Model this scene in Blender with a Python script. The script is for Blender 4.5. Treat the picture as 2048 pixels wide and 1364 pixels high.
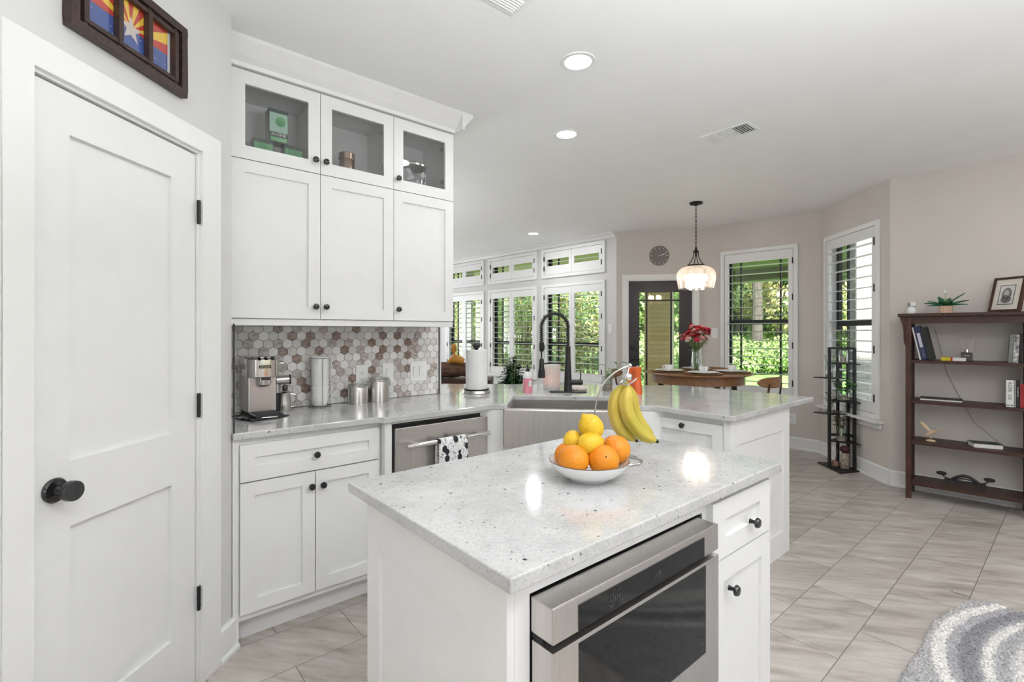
import bpy, bmesh, math, random
from mathutils import Matrix, Vector
R = math.radians
PI = math.pi
random.seed(7)
for _o in list(bpy.data.objects):
    bpy.data.objects.remove(_o, do_unlink=True)
scene = bpy.context.scene
COL = scene.collection

# ------------------------------------------------------------------ camera, world, sun, added fill lamps, exposure
CAMH = 1.34
FPX, HORIZ, YAW = 974.7, 664.0, R(49.62)
cd = bpy.data.cameras.new('camera'); cam = bpy.data.objects.new('camera', cd); COL.objects.link(cam)
cam.location = (0, 0, CAMH); cam.rotation_euler = (R(90), 0, YAW - R(90))
cd.sensor_width = 36; cd.lens = 36 * FPX / 2048; cd.shift_y = -(682 - HORIZ) / 2048
cd.clip_start = 0.05; cd.clip_end = 200
scene.camera = cam
FW = Vector((math.cos(YAW), math.sin(YAW))); RT = Vector((math.sin(YAW), -math.cos(YAW)))

w = bpy.data.worlds.new('sky'); scene.world = w; w.use_nodes = True
nt = w.node_tree; nt.nodes.clear()
out = nt.nodes.new('ShaderNodeOutputWorld'); bg = nt.nodes.new('ShaderNodeBackground')
tc = nt.nodes.new('ShaderNodeTexCoord'); sp = nt.nodes.new('ShaderNodeSeparateXYZ'); cr = nt.nodes.new('ShaderNodeValToRGB')
nt.links.new(tc.outputs['Generated'], sp.inputs[0]); nt.links.new(sp.outputs[2], cr.inputs[0])
cr.color_ramp.elements[0].color = (0.95, 0.98, 1.0, 1); cr.color_ramp.elements[1].color = (0.55, 0.75, 1.0, 1)
cr.color_ramp.elements[0].position = 0.0; cr.color_ramp.elements[1].position = 0.9
nt.links.new(cr.outputs[0], bg.inputs[0]); nt.links.new(bg.outputs[0], out.inputs[0])
bg.inputs[1].default_value = 3.0

def lamp(name, kind, loc, rot, energy, color=(1, 1, 1), **kw):
    l = bpy.data.lights.new(name, kind); l.energy = energy; l.color = color
    for k, v in kw.items(): setattr(l, k, v)
    o = bpy.data.objects.new(name, l); o.location = loc; o.rotation_euler = rot; COL.objects.link(o); return o
lamp('sun', 'SUN', (0, 0, 10), (R(38), R(12), R(-60)), 9.5, (1, .96, .88), angle=R(1.5))
# fill lamps added as daylight at made-up wall openings, all out of view
lamp('fill_south', 'AREA', (2.2, -3.42, 1.45), (R(90), 0, 0), 2, (.95, .98, 1), shape='RECTANGLE', size=1.3, size_y=1.0)
lamp('fill_west', 'AREA', (-0.93, -1.3, 1.45), (R(90), 0, R(-90)), 2, (.95, .98, 1), shape='RECTANGLE', size=1.4, size_y=1.2)
lamp('fill_family', 'AREA', (3.4, 8.85, 1.5), (R(-90), 0, 0), 22, (.97, .985, 1), shape='RECTANGLE', size=1.8, size_y=1.3)

# unseen upward lamps added to brighten the ceiling, standing in for bounced flash
lamp('bounce_fill', 'AREA', (.75, -.50, 1.60), (R(180), 0, 0), 66, (.93, .97, 1), shape='DISK', size=.8)
lamp('bounce_fill_family', 'AREA', (1.5, 5.0, 1.3), (R(180), 0, 0), 26, (.96, .98, 1), shape='DISK', size=.8)
lamp('bounce_fill_right', 'AREA', (3.4, -1.5, 1.55), (R(180), 0, 0), 14, (.95, .975, 1), shape='DISK', size=.7)

vs = scene.view_settings
vs.view_transform = 'Standard'; vs.look = 'None'; vs.gamma = 1; vs.exposure = 0.23
try: vs.use_curve_mapping = False
except Exception: pass

# ------------------------------------------------------------------ helpers
def PX(px, py, d):
    """point at depth d (metres along the optical axis) seen at photo pixel px,py"""
    v = d * (FW + (px - 1024) / FPX * RT)
    return Vector((v.x, v.y, CAMH + (HORIZ - py) / FPX * d))

class MB:
    def __init__(s, M=None):
        s.v = []; s.f = []; s.mi = []; s.M = M or Matrix(); s.m = 0; s.uv = None
    def add(s, vs, fs):
        n = len(s.v); s.v += [tuple(s.M @ Vector(p)) for p in vs]
        for f in fs: s.f.append(tuple(i + n for i in f)); s.mi.append(s.m)
        return s
    def box(s, x0, x1, y0, y1, z0, z1):
        return s.add([(x0,y0,z0),(x1,y0,z0),(x1,y1,z0),(x0,y1,z0),(x0,y0,z1),(x1,y0,z1),(x1,y1,z1),(x0,y1,z1)],
            [(0,3,2,1),(4,5,6,7),(0,1,5,4),(1,2,6,5),(2,3,7,6),(3,0,4,7)])
    def prism(s, poly, z0, z1):
        n = len(poly)
        return s.add([(p[0],p[1],z0) for p in poly] + [(p[0],p[1],z1) for p in poly],
            [tuple(range(n))[::-1], tuple(range(n, 2*n))] + [(i,(i+1)%n,(i+1)%n+n,i+n) for i in range(n)])
    def prismy(s, poly, y0, y1):   # poly in x,z extruded along y
        n = len(poly)
        return s.add([(p[0],y0,p[1]) for p in poly] + [(p[0],y1,p[1]) for p in poly],
            [tuple(range(n)), tuple(range(n, 2*n))[::-1]] + [(i,i+n,(i+1)%n+n,(i+1)%n) for i in range(n)])
    def prismx(s, poly, x0, x1):   # poly in y,z extruded along x
        n = len(poly)
        return s.add([(x0,p[0],p[1]) for p in poly] + [(x1,p[0],p[1]) for p in poly],
            [tuple(range(n))[::-1], tuple(range(n, 2*n))] + [(i,(i+1)%n,(i+1)%n+n,i+n) for i in range(n)])
    def tube(s, pts, r, n=10, closed=False, caps=True, prof=None):
        pts = [Vector(p) for p in pts]; m = len(pts); vs = []; fs = []
        rr = r if isinstance(r, (list, tuple)) else [r]*m
        up = None
        for i, p in enumerate(pts):
            if closed: t = pts[(i+1)%m] - pts[i-1]
            else: t = pts[min(i+1,m-1)] - pts[max(i-1,0)]
            if t.length < 1e-9: t = Vector((0,0,1))
            t.normalize()
            if up is None:
                up = Vector((0,0,1)) if abs(t.z) < .9 else Vector((1,0,0))
            up = (up - t*up.dot(t))
            if up.length < 1e-6: up = t.orthogonal()
            up.normalize(); sd = t.cross(up)
            for k in range(n):
                a = 2*PI*k/n; q = prof[k] if prof else 1
                vs.append(p + (up*math.cos(a) + sd*math.sin(a))*rr[i]*q)
        for i in range(m if closed else m-1):
            j = (i+1) % m
            for k in range(n): fs.append((i*n+k, i*n+(k+1)%n, j*n+(k+1)%n, j*n+k))
        if caps and not closed:
            fs.append(tuple(range(n))[::-1]); fs.append(tuple(range((m-1)*n, m*n)))
        return s.add([tuple(v) for v in vs], fs)
    def cyl(s, p0, p1, r0, r1=None, n=20):
        return s.tube([p0, p1], [r0, r0 if r1 is None else r1], n)
    def lathe(s, prof, n=32, c=(0,0,0), sx=1, sy=1, capb=False, capt=False):
        vs = []; fs = []; m = len(prof)
        for (r, z) in prof:
            for k in range(n):
                a = 2*PI*k/n; vs.append((c[0]+r*sx*math.cos(a), c[1]+r*sy*math.sin(a), c[2]+z))
        for i in range(m-1):
            for k in range(n): fs.append((i*n+k, i*n+(k+1)%n, (i+1)*n+(k+1)%n, (i+1)*n+k))
        if capb: fs.append(tuple(range(n))[::-1])
        if capt: fs.append(tuple(range((m-1)*n, m*n)))
        return s.add(vs, fs)
    def sphere(s, c, r, sx=1, sy=1, sz=1, n=20, m=12):
        return s.lathe([(max(r*math.sin(PI*i/m), 1e-5), -r*sz*math.cos(PI*i/m)) for i in range(m+1)], n, c, sx, sy)
    def build(s, name, mat, parent=None, bevel=0, smooth=False, seg=2, ang=35):
        me = bpy.data.meshes.new(name); me.from_pydata(s.v, [], s.f)
        mats = mat if isinstance(mat, (list, tuple)) else [mat]
        for m in mats: me.materials.append(m)
        for p, i in zip(me.polygons, s.mi): p.material_index = i
        bm = bmesh.new(); bm.from_mesh(me)
        bmesh.ops.remove_doubles(bm, verts=bm.verts, dist=1e-6)
        bmesh.ops.recalc_face_normals(bm, faces=bm.faces); bm.to_mesh(me); bm.free()
        if smooth:
            me.shade_smooth(); me.set_sharp_from_angle(angle=R(ang))
        o = bpy.data.objects.new(name, me); COL.objects.link(o)
        if parent is not None: o.parent = parent
        if bevel:
            b = o.modifiers.new('bevel', 'BEVEL'); b.width = bevel; b.segments = seg; b.limit_method = 'ANGLE'; b.angle_limit = R(40)
        return o

def tag(o, label, cat, group=None, kind=None):
    o['label'] = label; o['category'] = cat
    if group: o['group'] = group
    if kind: o['kind'] = kind
    return o
def thing(name, label, cat, loc=(0,0,0), rz=0, group=None, kind=None):
    o = bpy.data.objects.new(name, None); COL.objects.link(o); o.empty_display_size = .1
    o.location = loc; o.rotation_euler = (0, 0, rz)
    return tag(o, label, cat, group, kind)
def struct(mb, name, mat, label, cat, **kw):
    o = mb.build(name, mat, **kw); return tag(o, label, cat, None, 'structure')
def dup(root, loc, rz, label=None, group=None):
    r = root.copy(); COL.objects.link(r); r.location = loc; r.rotation_euler = (0, 0, rz)
    if label: r['label'] = label
    if group: r['group'] = group
    for ch in list(root.children):
        c = ch.copy(); COL.objects.link(c); c.parent = r
        for g in list(ch.children):
            d = g.copy(); COL.objects.link(d); d.parent = c
    return r
def text(s, size, parent, mat, name, M, extrude=.0006):
    cu = bpy.data.curves.new('t', 'FONT'); cu.body = s; cu.size = size; cu.extrude = extrude
    cu.align_x = 'CENTER'; cu.align_y = 'CENTER'
    to = bpy.data.objects.new('t', cu); COL.objects.link(to)
    dg = bpy.context.evaluated_depsgraph_get(); dg.update()
    me = bpy.data.meshes.new_from_object(to.evaluated_get(dg))
    bpy.data.objects.remove(to, do_unlink=True)
    me.transform(M); me.materials.clear(); me.materials.append(mat)
    o = bpy.data.objects.new(name, me); COL.objects.link(o); o.parent = parent; return o
FRONT = Matrix.Rotation(R(90), 4, 'X')     # text lying in xy -> standing, facing -y
def T(x, y, z): return Matrix.Translation((x, y, z))

# ------------------------------------------------------------------ materials
def newmat(name):
    m = bpy.data.materials.new(name); m.use_nodes = True
    n = m.node_tree; p = n.nodes['Principled BSDF']; return m, n, p
def node(n, t, **kw):
    x = n.nodes.new(t)
    for k, v in kw.items():
        if k.startswith('i_'): x.inputs[int(k[2:])].default_value = v
        else: setattr(x, k, v)
    return x
def M(name, col, rough=.5, metal=0, var=.05, scale=12, bump=0, bscale=60, stretch=(1,1,1), spec=.5, coat=0, em=0, trans=0, col2=None):
    m, n, p = newmat(name)
    tc = node(n, 'ShaderNodeTexCoord'); mp = node(n, 'ShaderNodeMapping'); mp.inputs['Scale'].default_value = stretch
    nz = node(n, 'ShaderNodeTexNoise'); nz.inputs['Scale'].default_value = scale; nz.inputs['Detail'].default_value = 4
    n.links.new(tc.outputs['Object'], mp.inputs[0]); n.links.new(mp.outputs[0], nz.inputs[0])
    rp = node(n, 'ShaderNodeValToRGB'); rp.color_ramp.elements[0].position = .35; rp.color_ramp.elements[1].position = .65
    c2 = col2 or tuple(min(1, c*(1+var)) for c in col); c1 = tuple(c*(1-var) for c in col) if not col2 else col
    rp.color_ramp.elements[0].color = (*c1, 1); rp.color_ramp.elements[1].color = (*c2, 1)
    n.links.new(nz.outputs['Fac'], rp.inputs[0]); n.links.new(rp.outputs[0], p.inputs['Base Color'])
    p.inputs['Roughness'].default_value = rough; p.inputs['Metallic'].default_value = metal
    p.inputs['Specular IOR Level'].default_value = spec
    p.inputs['Coat Weight'].default_value = coat
    if trans: p.inputs['Transmission Weight'].default_value = trans
    if em:
        p.inputs['Emission Color'].default_value = (*col, 1); p.inputs['Emission Strength'].default_value = em
    if bump:
        nb = node(n, 'ShaderNodeTexNoise'); nb.inputs['Scale'].default_value = bscale; nb.inputs['Detail'].default_value = 3
        b = node(n, 'ShaderNodeBump'); b.inputs['Strength'].default_value = bump; b.inputs['Distance'].default_value = .004
        n.links.new(mp.outputs[0], nb.inputs[0]); n.links.new(nb.outputs['Fac'], b.inputs['Height']); n.links.new(b.outputs[0], p.inputs['Normal'])
    return m
def thin_glass(name, tint=(1,1,1), base=.04, mx=.6, milk=0):
    m = bpy.data.materials.new(name); m.use_nodes = True; n = m.node_tree; n.nodes.clear()
    o = node(n, 'ShaderNodeOutputMaterial'); t = node(n, 'ShaderNodeBsdfTransparent'); g = node(n, 'ShaderNodeBsdfGlossy')
    t.inputs[0].default_value = (*tint, 1); g.inputs['Roughness'].default_value = .02
    lw = node(n, 'ShaderNodeLayerWeight'); lw.inputs[0].default_value = .35
    mr = node(n, 'ShaderNodeMapRange'); mr.inputs[3].default_value = base; mr.inputs[4].default_value = mx
    pw = node(n, 'ShaderNodeMath', operation='POWER'); pw.inputs[1].default_value = 2.2
    mix = node(n, 'ShaderNodeMixShader')
    n.links.new(lw.outputs['Facing'], pw.inputs[0]); n.links.new(pw.outputs[0], mr.inputs[0])
    n.links.new(mr.outputs[0], mix.inputs[0]); n.links.new(t.outputs[0], mix.inputs[1]); n.links.new(g.outputs[0], mix.inputs[2])
    if milk:
        tr = node(n, 'ShaderNodeBsdfTranslucent'); tr.inputs[0].default_value = (.95,.88,.84,1); m2 = node(n, 'ShaderNodeMixShader'); m2.inputs[0].default_value = milk
        n.links.new(mix.outputs[0], m2.inputs[1]); n.links.new(tr.outputs[0], m2.inputs[2]); n.links.new(m2.outputs[0], o.inputs[0])
    else: n.links.new(mix.outputs[0], o.inputs[0])
    return m

white = M('white_cabinet_paint', (.80,.80,.795), .38, var=.01)
trimw = M('white_trim_paint', (.82,.82,.81), .35, var=.01)
shutw = M('white_shutter', (.80,.80,.80), .35, var=.01)
wallm = M('greige_wall_paint', (.625,.58,.54), .75, var=.015, scale=3, bump=.06, bscale=180)
wallk = M('light_grey_wall_paint', (.66,.655,.645), .75, var=.015, scale=3, bump=.06, bscale=180)
ceilm = M('ceiling_paint', (.87,.87,.862), .85, var=.01, scale=3, bump=.08, bscale=200)
blk = M('black_metal', (.015,.015,.016), .35, metal=.3, var=.1)
blkm = M('matte_black', (.012,.012,.013), .45, var=.1)
blkg = M('dark_glossy_knob', (.012,.012,.013), .12, var=.1, coat=.5)
sashm = M('black_window_sash', (.012,.016,.015), .5, var=.1)
steel = M('brushed_steel', (.60,.585,.565), .28, metal=1, var=.06, scale=6, stretch=(1,1,40))
steelh = M('brushed_steel_horizontal', (.63,.605,.585), .34, metal=1, var=.05, scale=5, stretch=(40,40,1))
chrome = M('chrome', (.72,.71,.70), .1, metal=1, var=.01)
darkglass = M('black_oven_glass', (.010,.010,.010), .06, var=.1, spec=.35)
glass = thin_glass('window_glass')
jarg = thin_glass('jar_glass', (.95,.98,.97), .08, .9)
cabg = thin_glass('cabinet_glass', (.93,.93,.93), .06, .6)
lampg = thin_glass('pendant_glass', (.99,.95,.93), .08, .85, .10)
dwood = M('dark_walnut_stain', (.040,.017,.011), .45, var=.25, scale=9, stretch=(6,6,1), col2=(.085,.036,.023), spec=.35)
dwoodh = M('dark_walnut_stain_across', (.036,.016,.011), .45, scale=9, stretch=(8,1,8), col2=(.070,.031,.021), spec=.35)
tabw = M('table_wood', (.19,.085,.036), .3, scale=7, stretch=(2,12,8), col2=(.30,.14,.065), coat=.3)
twood = M('pale_bent_wood', (.62,.42,.24), .5, scale=10, stretch=(1,1,8), col2=(.78,.58,.38))
china = M('white_china', (.82,.82,.81), .15, var=.01)
paper = M('paper_white', (.80,.80,.80), .9, var=.02, bump=.3, bscale=120)
pages = M('book_pages', (.72,.70,.64), .8, var=.06, scale=80, stretch=(1,1,30))
leafg = M('green_leaf', (.05,.19,.04), .4, col2=(.12,.32,.08), scale=8)
leafd = M('dark_green_leaf', (.012,.055,.02), .35, col2=(.03,.11,.04), scale=8)
stemg = M('plant_stem', (.16,.25,.07), .5, col2=(.24,.30,.12))
black_w = M('ink', (.02,.02,.02), .6)

def quartz():
    m, n, p = newmat('speckled_white_quartz')
    tc = node(n, 'ShaderNodeTexCoord')
    nz = node(n, 'ShaderNodeTexNoise'); nz.inputs['Scale'].default_value = 7; nz.inputs['Detail'].default_value = 8; nz.inputs['Roughness'].default_value = .7
    rp = node(n, 'ShaderNodeValToRGB'); e = rp.color_ramp.elements
    e[0].position = .36; e[0].color = (.49,.49,.485,1); e[1].position = .58; e[1].color = (.59,.59,.585,1)
    fz = node(n, 'ShaderNodeTexNoise'); fz.inputs['Scale'].default_value = 160; fz.inputs['Detail'].default_value = 2
    fr = node(n, 'ShaderNodeValToRGB'); fr.color_ramp.elements[0].position = .3; fr.color_ramp.elements[0].color = (.83,.83,.82,1); fr.color_ramp.elements[1].position = .55; fr.color_ramp.elements[1].color = (1,1,1,1)
    n.links.new(tc.outputs['Object'], nz.inputs[0]); n.links.new(tc.outputs['Object'], fz.inputs[0])
    n.links.new(nz.outputs['Fac'], rp.inputs[0]); n.links.new(fz.outputs['Fac'], fr.inputs[0])
    mx = node(n, 'ShaderNodeMix', data_type='RGBA', blend_type='MULTIPLY'); mx.inputs[0].default_value = 1
    n.links.new(rp.outputs[0], mx.inputs[6]); n.links.new(fr.outputs[0], mx.inputs[7])
    last = mx.outputs[2]
    dn = node(n, 'ShaderNodeTexNoise'); dn.inputs['Scale'].default_value = 90; n.links.new(tc.outputs['Object'], dn.inputs[0])
    dv = node(n, 'ShaderNodeVectorMath', operation='SCALE'); dv.inputs[3].default_value = .010; n.links.new(dn.outputs['Color'], dv.inputs[0])
    da = node(n, 'ShaderNodeVectorMath', operation='ADD'); n.links.new(tc.outputs['Object'], da.inputs[0]); n.links.new(dv.outputs[0], da.inputs[1])
    for sc, rad, thr, col in ((26, .085, .60, (.03,.03,.03,1)), (48, .10, .55, (.16,.155,.15,1)), (75, .13, .45, (.42,.41,.40,1))):
        v = node(n, 'ShaderNodeTexVoronoi'); v.inputs['Scale'].default_value = sc; n.links.new(da.outputs[0], v.inputs['Vector'])
        lt = node(n, 'ShaderNodeMapRange'); lt.inputs[1].default_value = rad; lt.inputs[2].default_value = rad*1.5; lt.inputs[3].default_value = 1; lt.inputs[4].default_value = 0
        n.links.new(v.outputs['Distance'], lt.inputs[0])
        sx = node(n, 'ShaderNodeSeparateColor'); n.links.new(v.outputs['Color'], sx.inputs[0])
        gt = node(n, 'ShaderNodeMath', operation='GREATER_THAN'); gt.inputs[1].default_value = thr; n.links.new(sx.outputs[0], gt.inputs[0])
        mu = node(n, 'ShaderNodeMath', operation='MULTIPLY'); n.links.new(lt.outputs[0], mu.inputs[0]); n.links.new(gt.outputs[0], mu.inputs[1])
        mm = node(n, 'ShaderNodeMix', data_type='RGBA'); n.links.new(mu.outputs[0], mm.inputs[0]); n.links.new(last, mm.inputs[6]); mm.inputs[7].default_value = col
        last = mm.outputs[2]
    n.links.new(last, p.inputs['Base Color']); p.inputs['Roughness'].default_value = .09; p.inputs['Coat Weight'].default_value = .15
    return m
quartzm = quartz()

def floor_mat():
    m, n, p = newmat('porcelain_floor_tile')
    g = node(n, 'ShaderNodeNewGeometry')
    mp = node(n, 'ShaderNodeMapping'); mp.inputs['Location'].default_value = (-.03, -.655+.279*20, 0); mp.inputs['Scale'].default_value = (1/.57, 1/.279, 1)
    mp.vector_type = 'POINT'
    # use math: X = (x-off)/L , Y = (y-.655)/W
    sx = node(n, 'ShaderNodeSeparateXYZ'); n.links.new(g.outputs['Position'], sx.inputs[0])
    def mt(op, a, b=None, c=None):
        x = node(n, 'ShaderNodeMath', operation=op)
        for i, q in enumerate((a, b, c)):
            if q is None: continue
            if isinstance(q, (int, float)): x.inputs[i].default_value = q
            else: n.links.new(q, x.inputs[i])
        return x.outputs[0]
    yy = mt('DIVIDE', mt('SUBTRACT', sx.outputs[1], .655), .2785)
    row = mt('FLOOR', yy); fy = mt('SUBTRACT', yy, row)
    par = mt('MULTIPLY', mt('MODULO', mt('ADD', row, 40), 2), .5)
    xx = mt('SUBTRACT', mt('DIVIDE', mt('SUBTRACT', sx.outputs[0], .035), .57), par)
    cx = mt('FLOOR', xx); fx = mt('SUBTRACT', xx, cx)
    ex = mt('MULTIPLY', mt('MINIMUM', fx, mt('SUBTRACT', 1, fx)), .57)
    ey = mt('MULTIPLY', mt('MINIMUM', fy, mt('SUBTRACT', 1, fy)), .2785)
    ed = mt('MINIMUM', ex, ey)
    gr = node(n, 'ShaderNodeMapRange'); gr.inputs[1].default_value = .0010; gr.inputs[2].default_value = .0022; n.links.new(ed, gr.inputs[0])
    # per-tile random offset
    cv = node(n, 'ShaderNodeCombineXYZ'); n.links.new(cx, cv.inputs[0]); n.links.new(row, cv.inputs[1])
    wn = node(n, 'ShaderNodeTexWhiteNoise', noise_dimensions='3D'); n.links.new(cv.outputs[0], wn.inputs['Vector'])
    sc = node(n, 'ShaderNodeVectorMath', operation='SCALE'); sc.inputs[3].default_value = 9; n.links.new(wn.outputs['Color'], sc.inputs[0])
    ad = node(n, 'ShaderNodeVectorMath', operation='ADD'); n.links.new(g.outputs['Position'], ad.inputs[0]); n.links.new(sc.outputs[0], ad.inputs[1])
    rt0 = node(n, 'ShaderNodeMapping'); rt0.inputs['Rotation'].default_value = (0, 0, R(52)); rt = node(n, 'ShaderNodeMapping'); rt.inputs['Scale'].default_value = (1.1, 6.0, 1)
    n.links.new(ad.outputs[0], rt0.inputs[0]); n.links.new(rt0.outputs[0], rt.inputs[0])
    nz = node(n, 'ShaderNodeTexNoise'); nz.inputs['Scale'].default_value = 2.2; nz.inputs['Detail'].default_value = 9; nz.inputs['Roughness'].default_value = .68; nz.inputs['Distortion'].default_value = .35
    n.links.new(rt.outputs[0], nz.inputs[0])
    rp = node(n, 'ShaderNodeValToRGB'); e = rp.color_ramp.elements
    e[0].position = .32; e[0].color = (.31,.27,.235,1); e[1].position = .72; e[1].color = (.64,.61,.57,1)
    x = e.new(.5); x.color = (.48,.437,.395,1)
    n.links.new(nz.outputs['Fac'], rp.inputs[0])
    tv = node(n, 'ShaderNodeMapRange'); tv.inputs[3].default_value = .93; tv.inputs[4].default_value = 1.07; n.links.new(wn.outputs['Value'], tv.inputs[0])
    br = node(n, 'ShaderNodeVectorMath', operation='SCALE'); n.links.new(rp.outputs[0], br.inputs[0]); n.links.new(tv.outputs[0], br.inputs[3])
    mm = node(n, 'ShaderNodeMix', data_type='RGBA'); n.links.new(gr.outputs[0], mm.inputs[0]); mm.inputs[6].default_value = (.16,.15,.14,1); n.links.new(br.outputs[0], mm.inputs[7])
    n.links.new(mm.outputs[2], p.inputs['Base Color']); p.inputs['Roughness'].default_value = .33
    b = node(n, 'ShaderNodeBump'); b.inputs['Strength'].default_value = .25; b.inputs['Distance'].default_value = .002
    n.links.new(gr.outputs[0], b.inputs['Height']); n.links.new(b.outputs[0], p.inputs['Normal'])
    return m
floorm = floor_mat()
def brick(name, c1, c2, mortar, s=1.0):
    m, n, p = newmat(name)
    g = node(n, 'ShaderNodeTexCoord'); sx = node(n, 'ShaderNodeSeparateXYZ'); n.links.new(g.outputs['Object'], sx.inputs[0])
    a = node(n, 'ShaderNodeMath', operation='ADD'); n.links.new(sx.outputs[0], a.inputs[0]); n.links.new(sx.outputs[1], a.inputs[1])
    cv = node(n, 'ShaderNodeCombineXYZ'); n.links.new(a.outputs[0], cv.inputs[0]); n.links.new(sx.outputs[2], cv.inputs[1])
    b = node(n, 'ShaderNodeTexBrick'); b.inputs['Scale'].default_value = 1; b.inputs['Brick Width'].default_value = .2*s; b.inputs['Row Height'].default_value = .075*s; b.inputs['Mortar Size'].default_value = .006
    b.inputs['Color1'].default_value = (*c1,1); b.inputs['Color2'].default_value = (*c2,1); b.inputs['Mortar'].default_value = (*mortar,1)
    n.links.new(cv.outputs[0], b.inputs['Vector']); n.links.new(b.outputs['Color'], p.inputs['Base Color']); p.inputs['Roughness'].default_value = .85
    bp = node(n, 'ShaderNodeBump', invert=True); bp.inputs['Distance'].default_value = .01; n.links.new(b.outputs['Fac'], bp.inputs['Height']); n.links.new(bp.outputs[0], p.inputs['Normal'])
    return m

# ------------------------------------------------------------------ the room shell
ZC = 2.68
K = Vector((.43, 2.33)); C0 = Vector((5.284, 4.057)); D0 = Vector((6.017, 3.227)); E0 = Vector((6.12, 1.909)); F0 = Vector((5.287, 1.107))
U_FAM = (Vector((5.09, 7.62)) - C0).normalized()
N0 = C0 + U_FAM * ((9.0 - C0.y) / U_FAM.y)
U_RT = Vector((.071, -.807)).normalized(); G0 = F0 + U_RT * ((-3.5 - F0.y) / U_RT.y)
P0 = Vector((-1.0, .90))

def FR(A, B):
    d = Vector(B[:2]) - Vector(A[:2]); return T(A[0], A[1], 0) @ Matrix.Rotation(math.atan2(d.y, d.x), 4, 'Z')
def rzof(A, B):
    d = Vector(B[:2]) - Vector(A[:2]); return math.atan2(d.y, d.x)
def wall(name, A, B, mat, label, holes=(), th=.12, z1=ZC, e0=0, e1=0):
    L = (Vector(B[:2]) - Vector(A[:2])).length
    mb = MB(FR(A, B)); x = -e0
    for (a, b, c, d) in sorted(holes):
        mb.box(x, a, 0, th, 0, z1)
        if c > 0: mb.box(a, b, 0, th, 0, c)
        if d < z1: mb.box(a, b, 0, th, d, z1)
        x = b
    mb.box(x, L + e1, 0, th, 0, z1)
    return struct(mb, name, mat, label, 'wall')

Lf = (N0 - C0).length
tf = lambda t: Lf - t          # t measured from the corner C0; the wall frame runs N0 -> C0
WIN_F = [(.178, 1.348), (1.454, 2.60), (2.725, 3.85)]
fh = []
for (a, b) in WIN_F:
    fh += [(tf(b) + .05, tf(a) - .05, .62, 2.01), ]
# family wall: openings for three tall windows and three transoms (stacked), built by hand
mb = MB(FR(N0, C0)); x = 0
for (a, b) in sorted([(tf(b) + .05, tf(a) - .05) for a, b in WIN_F]):
    mb.box(x, a, 0, .12, 0, ZC); mb.box(a, b, 0, .12, 0, .60); mb.box(a, b, 0, .12, 2.01, 2.205); mb.box(a, b, 0, .12, 2.545, ZC); x = b
mb.box(x, Lf, 0, .12, 0, ZC)
struct(mb, 'wall_family', wallk, 'light grey family room wall with three shuttered windows under three transoms', 'wall')
wall('wall_patio', C0, D0, wallm, 'short greige wall around the dark patio door, under the round clock', [(.148, .983, 0, 2.03)], e0=.0, e1=.05)
wall('wall_nook', D0, E0, wallm, 'greige dining nook wall behind the round table, with one shuttered window', [(.28, 1.056, .62, 2.30)], e1=.05)
wall('wall_bay', E0, F0, wallm, 'angled greige wall behind the black plant stand, with one shuttered window', [(.16, .98, .60, 2.31)], e1=.0)
wall('wall_right', F0, G0, wallm, 'greige wall behind the dark bookcase', th=.12)
wall('wall_south', G0, P0 + Vector((0, -4.4)), wallm, 'wall behind the camera with an opening added to let in sky light', [(2.9, 4.1, .95, 1.95)])  # made-up opening without glass, out of view, admits sky light
wall('wall_west', (-1.0, -3.5), P0, wallm, 'side wall left of the camera with an opening added for sky light', [(1.5, 2.9, .85, 2.05)])  # opening invented on the unseen side to bring in sky light
wall('wall_pantry', P0, K, wallk, 'diagonal light grey wall holding the white pantry door', [(2.022-.79-.008, 2.022-.206+.008, 0, 2.02)], th=.10)
mb = MB(); mb.prism([(.43,2.33),(.43,3.02),(.33,3.02),(.33,2.402),(.359,2.401)], 0, ZC)
struct(mb, 'wall_return', wallk, 'narrow return wall at the left end of the white cabinets', 'wall')
mb = MB(); mb.box(.33, 1.82, 2.9, 3.02, 0, ZC)
struct(mb, 'wall_kitchen', wallk, 'kitchen wall behind the cabinets and hexagon tiles', 'wall')
wall('wall_family_side', (.33, 3.02), (.33, 9.0), wallk, 'family room side wall hidden behind the kitchen', th=.12)
wall('wall_family_end', (.33, 9.0), N0, wallk, 'far end wall of the family room with an opening added for sky light', [(2.1, 3.9, .85, 2.15)], e0=.12, e1=.12)  # unseen opening added so sky light reaches the family room
mb = MB(); mb.box(-1.2, 7.0, -3.7, 9.2, -.12, 0)
struct(mb, 'floor', floorm, 'grey beige stone-look porcelain tile floor', 'floor')
mb = MB(); mb.box(-1.2, 6.45, -3.7, 9.2, ZC, ZC + .12)
struct(mb, 'ceiling', ceilm, 'smooth white ceiling', 'ceiling')

# baseboards: profile swept along the foot of a wall
def baseboard(name, A, B, label, x0=0, x1=None, h=.135):
    L = (Vector(B[:2]) - Vector(A[:2])).length; x1 = L if x1 is None else x1
    mb = MB(FR(A, B)); mb.prismx([(0, 0), (-.026, 0), (-.026, .012), (-.018, .022), (-.016, .022), (-.016, h-.012), (-.008, h), (0, h)], x0, x1)
    return struct(mb, name, trimw, label, 'baseboard')
baseboard('baseboard_nook', D0, E0, 'white baseboard below the nook window', 0)
baseboard('baseboard_bay', E0, F0, 'white baseboard behind the black plant stand')
baseboard('baseboard_right', F0, G0, 'white baseboard behind the dark bookcase')
baseboard('baseboard_family', N0, C0, 'white baseboard of the family room')
baseboard('baseboard_pantry', P0, K, 'short white baseboard between the pantry door and the cabinets', 2.022-.092, 2.022+.02)
baseboard('baseboard_pantry_left', P0, K, 'white baseboard left of the pantry door', 0, 2.022-.87)
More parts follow.
